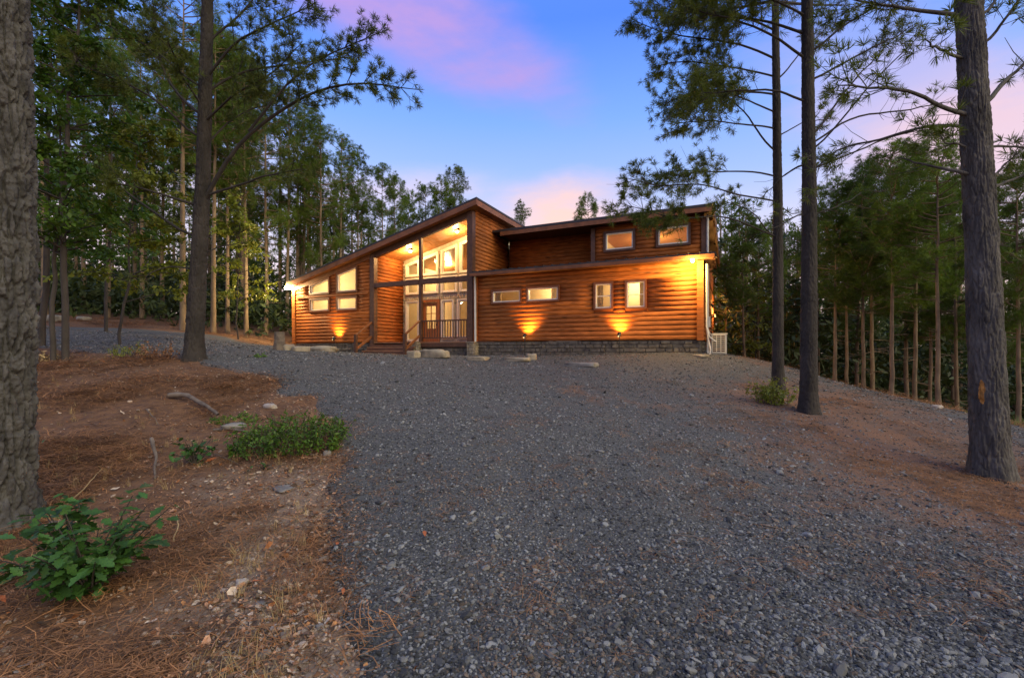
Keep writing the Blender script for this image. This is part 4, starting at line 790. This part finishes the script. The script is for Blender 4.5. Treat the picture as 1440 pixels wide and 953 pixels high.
def broadleaf(label, px, d, H, dia, crown0, spread, nl, leafm, seed, lean=(0, 0), group=None, ln=.11, name='broadleaf_tree', nb=26):
    global RNG
    RNG = np.random.default_rng(seed); x, y, z = at_depth(px, d); w = Acc(); lf = Acc()
    zz = np.linspace(-.1, H, 16); k = np.cumsum(RNG.normal(0, .03, (16, 2)), 0); Pt = np.c_[k+np.outer(np.clip(zz, 0, None)/H, lean), zz]; V, Fq = tube(Pt, dia/2*(1-np.clip(zz/H, 0, 1)*.9), 10); w.add(V, Fq); T = []; D = []
    for b in range(nb):
        q = RNG.uniform(0, 1); zc = crown0+(H-crown0)*q; a = RNG.uniform(0, 6.28); L = spread*(1-.6*q)*RNG.uniform(.6, 1.2); p = np.array([np.interp(zc, zz, Pt[:, 0]), np.interp(zc, zz, Pt[:, 1]), zc])
        P = smooth_poly([p, p+np.array([np.cos(a)*L*.5, np.sin(a)*L*.5, L*.22]), p+np.array([np.cos(a)*L, np.sin(a)*L, L*.12])], 8); V, Fq = tube(P, .018*(1-np.linspace(0, .85, 8)), 4); w.add(V, Fq)
        for j in range(7):
            c = P[RNG.integers(2, 8)]; r = RNG.normal(size=3)*(1, 1, .35); r /= np.linalg.norm(r); e = c+r*RNG.uniform(.2, .55); V, Fq = tube(np.array([c, e]), np.array([.005, .003]), 3); w.add(V, Fq); m = max(3, nl//(nb*7)); t = RNG.random((m, 1)); T.append(c+(e-c)*t+RNG.normal(size=(m, 3))*.05); D.append(np.repeat([r], m, 0))
    leafcloud(lf, np.concatenate(T), np.concatenate(D), ln, ln*.55)
    return make_tree(name, (x, y, z), w, lf, M['barkl'], M[leafm], label, 'tree', group)
broadleaf('left twin of two dark broadleaf saplings beside the big left trunk', 78, 9.4, 6.5, .10, 2.2, 1.7, 4200, 'leaf', 61, (-.2, .3), 'twin broadleaf saplings')
broadleaf('right twin of two dark broadleaf saplings, the taller and thicker one', 97, 9.5, 9.5, .13, 2.0, 2.1, 9000, 'leaf', 62, (.3, .2), 'twin broadleaf saplings', nb=40)
broadleaf('broadleaf tree with drooping yellow-green leaves behind the saplings', 165, 12.5, 6.0, .08, .9, 2.0, 5200, 'leafy', 63, (.2, 0), ln=.13)
broadleaf('leafy dark tree crown filling the upper left beside the big trunk', 60, 12.0, 11.5, .16, 3.2, 2.8, 9000, 'leaf', 64, (.5, 0), ln=.13, nb=44)
broadleaf('broadleaf tree leaning over the far left gravel track', 150, 16.5, 9.0, .12, 2.2, 2.4, 6000, 'leaf', 65, (.3, 0), ln=.14, nb=36)
broadleaf('low yellow-green tree between the forked pine and the pale trunks', 335, 19.5, 6.0, .07, 1.6, 1.5, 2600, 'leafy', 66, ln=.15)
broadleaf('low yellow-green sapling beside the slim pine near the heat pump', 1062, 16.5, 3.0, .05, .5, .9, 900, 'leafy', 67, ln=.12, nb=14)
RNG = np.random.default_rng(77)
# bushes made of countable leaves: oak seedling with each leaf a piece
def oak_leaf_mesh(k):
    out = [(0, 0), (.05, .012), (.13, .05), (.2, .10), (.27, .085), (.33, .15), (.43, .20), (.50, .14), (.57, .16), (.66, .24), (.75, .20), (.78, .12), (.86, .13), (.94, .08), (1, 0)]
    L = [(x, y*(1+.1*k)) for x, y in out]; V = [(x, 0, -.10*x*x) for x, _ in L]+[(x, y, -.10*x*x+.35*y*(.6+.2*k)) for x, y in L]+[(x, -y, -.10*x*x+.35*y*(.6+.2*k)) for x, y in L]; n = len(L); F = []
    for i in range(n-1): F.append((i, i+1, n+i+1, n+i)); F.append((i+1, i, 2*n+i, 2*n+i+1))
    me = mesh('leaf', V, F, M['leafo'], True); return me
OAK = [oak_leaf_mesh(k) for k in range(3)]
def oak_bush(label, px, py, w, h, nleaf, ls, nstem, group=None):
    x, y, z = ground_at(px, py); e = empty('oak_seedling', (x, y, z)); setp(e, label, 'shrub', group)
    for s in range(nstem):
        a = RNG.uniform(0, 6.28); rr = w*RNG.uniform(.25, 1); hh = h*RNG.uniform(.5, 1)*(1-.4*rr/w); P = smooth_poly([(0, 0, -.02), (rr*.45*math.cos(a), rr*.45*math.sin(a), hh*.6), (rr*math.cos(a), rr*math.sin(a), hh)], 7); ac = Acc(); V, Fq = tube(P, np.linspace(.008, .003, 7), 5); ac.add(V, Fq); st_ = link('stem', ac.mesh('stem', M['barkl'], True), e)
        for j in range(nleaf//nstem):
            p = P[min(6, int(1.5+5.5*RNG.random()**.7))]+RNG.normal(size=3)*.025; o = link('leaf', OAK[RNG.integers(0, 3)], st_, p); sc_ = ls*RNG.uniform(.65, 1.2); o.scale = (sc_, sc_, sc_); o.rotation_euler = (RNG.normal(0, .35), RNG.normal(.15, .35), RNG.uniform(0, 6.28))
    return e
oak_bush('large dark green oak seedling on the litter by the left trunk', 128, 842, .46, .80, 560, .112, 34, 'oak seedlings')
oak_bush('small bright green oak seedling above and right of the large one', 274, 655, .26, .38, 110, .09, 12, 'oak seedlings')
oak_bush('tiny oak seedling at the left edge under the large trunk', 20, 815, .22, .16, 22, .12, 5, 'oak seedlings')
oak_bush('tiny green sprout right of the small oak seedling', 372, 662, .12, .09, 14, .07, 4, 'oak seedlings')
oak_bush('small green sprout against the large left trunk', 46, 650, .1, .2, 14, .09, 4, 'oak seedlings')
def herb(name, label, px, py, w, dpt, h, n, m, ln, cat='shrub', rz=0):
    x, y, z = ground_at(px, py); e = empty(name, (x, y, z)); setp(e, label, cat); wd_ = Acc(); lf = Acc(); T = []; D = []
    for k in range(n):
        a = RNG.uniform(0, 6.28); r = RNG.random()**.5; p = np.array([r*w*math.cos(a), r*dpt*math.sin(a), 0]); p[2] = tz(x+p[0], y+p[1])-z; d = np.array([RNG.normal(0, .25)+.35*math.cos(a)*r, RNG.normal(0, .25)+.35*math.sin(a)*r, 1]); d /= np.linalg.norm(d); L = h*RNG.uniform(.5, 1.1)*(1-.35*r); V, Fq = tube(np.array([p, p+d*L*.6, p+d*L+(0, 0, -.03*L)]), np.array([.004, .003, .0015]), 3); wd_.add(V, Fq)
        q = RNG.uniform(.2, 1, (14, 1)); T.append(p+d*L*q); rr = RNG.normal(size=(14, 3))*(1, 1, .3); D.append(rr/np.linalg.norm(rr, axis=1)[:, None])
    leafcloud(lf, np.concatenate(T), np.concatenate(D), ln, ln*.4); link('stem', wd_.mesh('stem', M['barkl']), e); link('foliage', lf.mesh('foliage', M[m]), e); return e
herb('green_bush', 'low bright green leafy clump at the gravel edge left of the drive', 408, 632, .62, .42, .46, 230, 'fern', .055)
herb('green_bush', 'tiny herb tuft behind the green clump on the straw', 330, 590, .35, .2, .08, 50, 'fern', .04)
herb('green_bush', 'dim leafy bush round the foot of the thinner roadside pine', 1086, 568, .28, .25, .6, 70, 'leafy', .07)
herb('green_bush', 'bright green bush at the gravel edge right of the straight pine', 1172, 530, .5, .4, .5, 60, 'fern', .08)
herb('green_bush', 'dark low bush under the pines left of the thick grey trunk', 1355, 572, .8, .5, .6, 70, 'leaf', .09)
herb('weed_clump', 'wispy pale weed left of the forked pine foot', 178, 502, .35, .2, .45, 34, 'leafy', .045)
herb('weed_clump', 'wispy reddish weed close to the left of the forked pine foot', 222, 506, .4, .25, .5, 36, 'straw', .05)
herb('weed_clump', 'small green weed on the gravel near the cabin left corner', 366, 503, .12, .1, .14, 14, 'fern', .04)
herb('weed_clump', 'dry yellowish weed at the foot of the broadleaf saplings', 62, 508, .3, .2, .25, 40, 'drygrass', .05)
# ------------------------------------------------------------------ stones, stump, sticks
def rock(name, label, px, py, size, m, cat='rock', group=None, seed=0, sink=.25, sq=.42, rz=None):
    x, y, z = ground_at(px, py); rg = np.random.default_rng(seed+500); n1, n2 = 26, 16; th, ph = np.meshgrid(np.arange(n1)/n1*2*np.pi, np.linspace(0, np.pi, n2)); c = lambda t: np.sign(t)*np.abs(t)**sq
    D = np.stack([c(np.sin(ph))*c(np.cos(th)), c(np.sin(ph))*c(np.sin(th)), c(np.cos(ph))], -1); d = 1+.28*fbm(D[..., 0]*1.9+seed, D[..., 1]*1.9+D[..., 2]*2.3, 4, seed); V = D*d[..., None]*np.array(size)/2
    V = V.reshape(-1, 3); i = np.arange(n2-1)[:, None]*n1; j = np.arange(n1)[None]; k = (j+1) % n1; Fq = np.stack([i+j, i+n1+j, i+n1+k, i+k], -1).reshape(-1, 4)
    o = link(name, mesh(name, V, Fq, M[m], True), None, (x, y, z+size[2]*(.5-sink)), rg.uniform(0, 3) if rz is None else rz); setp(o, label, cat, group); return o
gS = 'flat stones along the cabin front'
rock('flat_stone', 'long dark flat slab stone in front of the porch railing', 612, 503, (.95, .5, .28), 'rock', group=gS, seed=1, sink=.12, sq=.4, rz=ANG)
rock('flat_stone', 'small pale flat stone at the foot of the porch end post', 672, 507, (.62, .4, .14), 'rock', group=gS, seed=2, sink=.15, rz=ANG)
rock('flat_stone', 'wide tan flat stone below the left end of the right wing', 728, 508, (.7, .4, .13), 'rock', group=gS, seed=3, sink=.15, rz=ANG)
rock('flat_stone', 'rounded tan stone at the right end of the wide tan flat stone', 747, 506, (.3, .3, .22), 'rock', group=gS, seed=4, sink=.15)
rock('flat_stone', 'low dark stone half sunk in gravel before the right wing', 818, 515, (.85, .4, .14), 'rockd', group=gS, seed=5, sink=.3, rz=ANG)
rock('flat_stone', 'broad pale slab leaning by the left log wall', 452, 495, (1.15, .6, .24), 'rock', group=gS, seed=6, sink=.2, sq=.7, rz=ANG)
rock('flat_stone', 'small pale stone at the left corner of the cabin', 422, 494, (.5, .4, .18), 'rock', group=gS, seed=7, sink=.2)
rock('flat_stone', 'small yellowish stone beside the cut log stump', 404, 493, (.32, .3, .22), 'rock', group=gS, seed=8, sink=.2)
rock('flat_stone', 'small tan stone at the base of the stair newel post', 582, 503, (.4, .3, .26), 'rock', group=gS, seed=9, sink=.2)
rock('flat_stone', 'thin flat stone under the pipes at the right corner', 985, 502, (.5, .3, .08), 'rock', group=gS, seed=10, sink=.2)
gP = 'pale stones on the left litter'
for q, (px, py, sz, m_, lab) in enumerate([(340, 822, (.075, .06, .05), 'pale', 'whitish fist-sized stone on the litter left of the drive'), (435, 842, (.04, .035, .03), 'pale', 'small white stone near the gravel edge'), (395, 890, (.11, .06, .03), 'pebble', 'flat pinkish stone low on the litter'), (366, 856, (.07, .05, .03), 'rockd', 'dark flat stone below the whitish fist-sized stone'), (333, 922, (.05, .11, .025), 'rockd', 'long blue-grey stone chip near the bottom edge'), (450, 884, (.04, .04, .03), 'rockd', 'small dark stone left of the gravel edge near the bottom'), (372, 930, (.06, .05, .04), 'pebble', 'pinkish stone right of the blue-grey chip'), (524, 943, (.035, .03, .028), 'cutwood', 'little yellow stone at the bottom of the gravel'), (380, 574, (.24, .13, .09), 'pale', 'pale angular stone behind the green clump'), (330, 602, (.3, .2, .1), 'rockd', 'grey flat rock left of the green clump'), (460, 640, (.11, .09, .08), 'rockd', 'grey stone at the right tip of the green clump'), (400, 690, (.2, .16, .04), 'rockd', 'pale worn stone slab on the litter below the green clump'), (1318, 574, (.22, .16, .08), 'pale', 'white stone at the foot of the yellow-marked pine'), (75, 452, (.7, .5, .4), 'rockd', 'grey boulder across the far left track'), (118, 450, (.5, .4, .22), 'rockd', 'low boulder right of the far left boulder')]):
    rock('stone', lab, px, py, sz, m_, 'stone', gP if px < 500 else None, seed=20+q, sink=.3, sq=.7)
x, y, z = ground_at(393, 493); s_ = Acc(); trunk_mesh(s_, [(0, 0, -.1), (.01, 0, .25), (.0, 0, .52)], lambda q: .13*(1-q*.08), 40, 40, .012, (.05, .15), 9); stp = link('stump', s_.mesh('stump', M['wood'], True), None, (x, y, z)); setp(stp, 'short cut log stump standing left of the cabin corner', 'stump'); MB().cyl((0, 0, .505), .118, .012, 20).build('cut_face', M['cutwood'], stp)
def stick(label, pts, r, name='fallen_branch', m='wood', lift=.02, group='sticks on the left litter'):
    P = []
    for (px, py, *h) in pts: x, y, z = ground_at(px, py); P.append((x, y, z+lift+(h[0] if h else 0)))
    P = np.array(P); o = P[0].copy(); P = smooth_poly(P-o, 12); P += np.cumsum(RNG.normal(0, .006, P.shape), 0); a = Acc(); V, Fq = tube(P, r*np.linspace(1, .45, 12)*RNG.uniform(.85, 1.15, 12), 7); a.add(V, Fq); ob = link(name, a.mesh(name, M[m], True), None, o); setp(ob, label, 'branch', group)
stick('crooked grey dead branch on the straw behind the small oak seedling', [(238, 562,.03), (262, 566, .09), (280, 577, .08), (305, 590, .02)], .045)
stick('thin pale dead branch left of the green clump', [(300, 606), (330, 606, .03), (368, 618)], .018)
stick('short dark broken stick standing left of the small oak seedling', [(214, 645, .22), (218, 660, .1), (222, 678)], .02)
stick('long thin straw-coloured twig behind the large oak seedling', [(90, 716), (115, 702, .03), (136, 672, .05)], .006, 'twig', 'drygrass')
stick('thin pale twig right of the large oak seedling', [(246, 768), (252, 750, .04), (254, 728, .02)], .006, 'twig', 'drygrass')
stick('bent pale twig on litter near the large oak seedling', [(262, 655), (300, 640, .03), (340, 655)], .007, 'twig', 'wood')
stick('pale twig curving on the straw above the small oak seedling', [(205, 578), (212, 590, .03), (222, 602)], .008, 'twig', 'wood')
stick('short grey snag leaning by the big left trunk', [(60, 768, .1), (66, 752, .06), (70, 745)], .028)
stick('dark twig lying on the gravel in the middle distance', [(1050, 740, .01), (1085, 748, .02), (1110, 752)], .008, 'twig', 'wood', group='twigs on the gravel')
stick('dark twig lying low on the gravel right of the centre', [(945, 762, .01), (985, 772, .02), (1010, 782)], .007, 'twig', 'wood', group='twigs on the gravel')
RL = [(56, 722, .14, 'big rust-red fallen leaf beside the large left trunk'), (365, 685, .12, 'red-brown fallen leaf under the green clump'), (305, 648, .12, 'dark red fallen leaf right of the small oak seedling'), (476, 773, .06, 'orange-red fallen leaf at the gravel edge'), (482, 848, .05, 'orange fallen leaf lower at the gravel edge'), (368, 828, .06, 'crimson fallen leaf beside the whitish stone'), (86, 822, .07, 'red leaf caught in the large oak seedling'), (598, 762, .07, 'reddish fallen leaf on the gravel left of centre'), (8, 855, .08, 'orange leaf at the lower left picture edge')]
for px, py, s, lab in RL:
    x, y, z = ground_at(px, py); me = OAK[0].copy(); me.materials.clear(); me.materials.append(M['redleaf']); o = link('fallen_leaf', me, None, (x, y, z+.035)); o.scale = (s, s, s); o.rotation_euler = (RNG.normal(0, .3), RNG.normal(0, .3), RNG.uniform(0, 6.28)); setp(o, lab, 'leaf', 'fallen red leaves')
# ------------------------------------------------------------------ loose ground cover (nobody could count it)
def scatter(name, label, cat, P, rot, scl, protos, idx=None):
    """geometry-node instances of the proto meshes on points"""
    me = bpy.data.meshes.new(name); me.vertices.add(len(P)); me.vertices.foreach_set('co', np.asarray(P, np.float32).ravel())
    for nm, typ, arr, key in (('rot', 'FLOAT_VECTOR', rot, 'vector'), ('scl', 'FLOAT_VECTOR', scl, 'vector'), ('idx', 'INT', RNG.integers(0, len(protos), len(P)) if idx is None else idx, 'value')):
        a = me.attributes.new(nm, typ, 'POINT'); a.data.foreach_set(key, np.asarray(arr, np.int32 if typ == 'INT' else np.float32).ravel())
    col = bpy.data.collections.new(name+'_pieces')
    for i, p in enumerate(protos): o = bpy.data.objects.new(f'{name}_piece', p); o.name = f'piece_{i:02d}_{name}'; col.objects.link(o)
    ng = bpy.data.node_groups.new(name, 'GeometryNodeTree'); ng.interface.new_socket('Geometry', in_out='INPUT', socket_type='NodeSocketGeometry'); ng.interface.new_socket('Geometry', in_out='OUTPUT', socket_type='NodeSocketGeometry'); n = ng.nodes; L = ng.links
    gi = n.new('NodeGroupInput'); go = n.new('NodeGroupOutput'); ip = n.new('GeometryNodeInstanceOnPoints'); ci = n.new('GeometryNodeCollectionInfo'); ci.inputs['Collection'].default_value = col; ci.inputs['Separate Children'].default_value = True; ci.inputs['Reset Children'].default_value = True
    def na(nm, t): q = n.new('GeometryNodeInputNamedAttribute'); q.data_type = t; q.inputs['Name'].default_value = nm; return q.outputs['Attribute']
    L.new(gi.outputs[0], ip.inputs['Points']); L.new(ci.outputs[0], ip.inputs['Instance']); ip.inputs['Pick Instance'].default_value = True; L.new(na('idx', 'INT'), ip.inputs['Instance Index']); L.new(na('rot', 'FLOAT_VECTOR'), ip.inputs['Rotation']); L.new(na('scl', 'FLOAT_VECTOR'), ip.inputs['Scale']); L.new(ip.outputs[0], go.inputs[0])
    ob = link(name, me); md = ob.modifiers.new('scatter', 'NODES'); md.node_group = ng; setp(ob, label, cat, kind='stuff'); return ob
def pebble_mesh(seed, m):
    rg = np.random.default_rng(seed); V = []; n = 6
    for z, r in ((-.28, .55), (.05, 1.0), (.36, .62)):
        for k in range(n): a = 2*np.pi*(k+rg.uniform(-.25, .25))/n; V.append((r*math.cos(a)*rg.uniform(.7, 1.1), r*math.sin(a)*rg.uniform(.55, .85), z+rg.uniform(-.1, .1)))
    F = [(i*n+k, i*n+(k+1) % n, (i+1)*n+(k+1) % n, (i+1)*n+k) for i in range(2) for k in range(n)]+[list(range(2*n, 3*n))]
    return mesh('pebble', V, F, M[m])
def pts(n, dmin, dmax, amin=-1.35, amax=1.35, pw=1.0):
    d = dmin*(dmax/dmin)**(RNG.random(n)**pw); x = d*RNG.uniform(amin, amax, n); return x, d
def rot_of(n, tilt): return np.c_[RNG.normal(0, tilt, (n, 2)), RNG.uniform(0, 6.28, n)]
x, y = pts(270000, 1.5, 17); sd_ = sdist(x, y); lt = litter(x, y); k = (sd_ > 0) & (RNG.random(len(x)) > lt*.55); x, y, sd_ = x[k], y[k], sd_[k]; n = len(x)
TRK = smooth_poly([(.9, -3), (.8, 2), (.7, 6), (.0, 10), (-2.2, 14), (-6, 16.6), (-12, 17)], 60)
dt = np.min(np.hypot(x[:, None]-TRK[None, :, 0], y[:, None]-TRK[None, :, 1]), 1); track = np.exp(-((dt-.8)/.28)**2)
s = np.exp(RNG.normal(np.log(.0077), .48, n))*(1+np.clip(y-4, 0, 9)*.06)*(1-.10*track)
pdk = np.clip(.22+.5*np.exp(-sd_/.7)*(x < 1)+.5*fbm(x*.7, y*.7, 3, 71)-.3*track+.10*np.exp(-(dt/.4)**2), .03, .8); pbr = np.clip(.08+.5*fbm(x*.9+7, y*.9, 3, 72), .02, .5); u_ = RNG.random(n)
idx = np.where(u_ < pdk, RNG.integers(6, 9, n), np.where(u_ < pdk+pbr, RNG.integers(9, 11, n), RNG.integers(0, 6, n)))
scatter('gravel', 'loose blue-grey crushed gravel covering the drive', 'gravel', np.c_[x, y, TZ(x, y)+.016+s*.15], rot_of(n, .35), np.repeat(s[:, None], 3, 1)*RNG.uniform(.7, 1.3, (n, 3)), [pebble_mesh(i, 'gravel' if i < 6 else 'graveld' if i < 9 else 'gravelb') for i in range(11)], idx)
def straw_mesh(seed, m, n=11, ln=.19, w=.0017, hgt=.02):
    rg = np.random.default_rng(seed); V = []; F = []
    for k in range(n):
        c = rg.normal(0, .11, 2); a = rg.uniform(0, 6.28); L = ln*rg.uniform(.6, 1.1); d = np.array((math.cos(a), math.sin(a))); s = np.array((-d[1], d[0])); z0 = rg.uniform(0, hgt); z1 = rg.uniform(0, hgt); bend = rg.normal(0, .02); b = len(V)
        for t, zz in ((-.5, z0), (0, max(z0, z1)+.006), (.5, z1)):
            p = c+d*L*t+s*bend*(1-4*t*t)
            V += [(*(p-s*w), zz), (*(p+s*w), zz)]
        F += [(b, b+1, b+3, b+2), (b+2, b+3, b+5, b+4)]
    return mesh('straw', V, F, M[m])
x, y = pts(110000, 1.5, 24, -1.9, 1.35, .85); sd_ = sdist(x, y); lt = litter(x, y); p_in = np.where(sd_ < 0, np.where(sd_ < -1.4, 1.0, np.where(y < 5.5, .4, .8)), lt**1.5*.7+.02); k = RNG.random(len(x)) < p_in*np.clip(.35+fbm(x*1.1, y*1.1, 3, 60)*1.6, .08, 1); x, y = x[k], y[k]; n = len(x); s = RNG.uniform(.6, 1.2, n)*(1+np.clip(y-3, 0, 12)*.09)*np.where(sdist(x, y) > .1, .62, 1)
scatter('pine_straw', 'rust-brown fallen pine needles strewn on the ground', 'straw', np.c_[x, y, TZ(x, y)+.010+.012*(sdist(x, y) > 0)], rot_of(n, .12), np.repeat(s[:, None], 3, 1), [straw_mesh(i, 'straw') for i in range(6)])
def chip_mesh(seed, m='chip'):
    rg = np.random.default_rng(seed); n = 7; V = [(math.cos(2*np.pi*k/n)*rg.uniform(.5, 1), .6*math.sin(2*np.pi*k/n)*rg.uniform(.5, 1), rg.uniform(-.12, .25)) for k in range(n)]+[(0, 0, .1)]
    return mesh('chip', V, [(k, (k+1) % n, n) for k in range(n)], M[m])
x, y = pts(130000, 1.5, 12, -1.9, .1); sd_ = sdist(x, y); k = (sd_ < .25) & (RNG.random(len(x)) < np.clip(np.exp(sd_*.6), .15, 1)*np.clip(.55+fbm(x*1.4, y*1.4, 3, 91)*1.5, .15, 1)); x, y = x[k], y[k]; n = len(x); s = np.exp(RNG.normal(np.log(.0115), .5, n))
scatter('leaf_litter', 'brown leaf scraps and bark chips on the left bank', 'leaf litter', np.c_[x, y, TZ(x, y)+.014], rot_of(n, .35), np.repeat(s[:, None], 3, 1), [chip_mesh(i, m_) for i, m_ in enumerate(('chip', 'chip', 'straw', 'chipd', 'chipp', 'chip', 'chip', 'chipd', 'leafr', 'chipd'))])
x, y = pts(30000, 1.5, 9, -1.9, .1); sd_ = sdist(x, y); k = (sd_ < .1) & (RNG.random(len(x)) < np.clip(np.exp(sd_*1.1), .04, 1)); x, y = x[k], y[k]; n = len(x); s = np.exp(RNG.normal(np.log(.011), .45, n))
scatter('tan_pebbles', 'small tan pebbles mixed in the litter by the drive', 'pebbles', np.c_[x, y, TZ(x, y)+s*.2], rot_of(n, .4), np.repeat(s[:, None], 3, 1), [pebble_mesh(50+i, 'pebble') for i in range(5)])
def blade_mesh(seed, m, h=.2, n=12, w=.003):
    rg = np.random.default_rng(seed); V = []; F = []
    for k in range(n):
        c = rg.normal(0, .03, 2); a = rg.uniform(0, 6.28); L = h*rg.uniform(.4, 1.1); l = rg.uniform(.1, .7)*L; d = np.array((math.cos(a), math.sin(a))); s = np.array((-d[1], d[0])); b = len(V)
        for t in (0, .5, 1): p = c+d*l*t*t; ww = w*(1-.85*t); V += [(*(p-s*ww), L*t*(1-.25*t)), (*(p+s*ww), L*t*(1-.25*t))]
        F += [(b, b+1, b+3, b+2), (b+2, b+3, b+5, b+4)]
    return mesh('blade', V, F, M[m])
x, y = pts(1100, 1.6, 14, -1.6, -.2); sd_ = sdist(x, y); k = (sd_ < -.15) & (fbm(x*.8, y*.8, 3, 33) > .02); x, y = x[k], y[k]; n = len(x); s = RNG.uniform(.3, .8, n)
scatter('dry_grass', 'wisps of dry straw-coloured grass on the left bank', 'grass', np.c_[x, y, TZ(x, y)], rot_of(n, .15), np.repeat(s[:, None], 3, 1), [blade_mesh(i, 'drygrass') for i in range(4)])
x = RNG.uniform(10.3, 17, 3200); y = RNG.uniform(8.2, 12.5, 3200); k = fbm(x*.5, y*.5, 3, 12) > -.25; x, y = x[k], y[k]; n = len(x); s = RNG.uniform(.6, 1.3, n)
scatter('grass', 'patch of green grass beyond the pad at the right edge', 'grass', np.c_[x, y, TZ(x, y)], rot_of(n, .15), np.repeat(s[:, None], 3, 1), [blade_mesh(i, 'grass', .28, 14, .005) for i in range(4)])
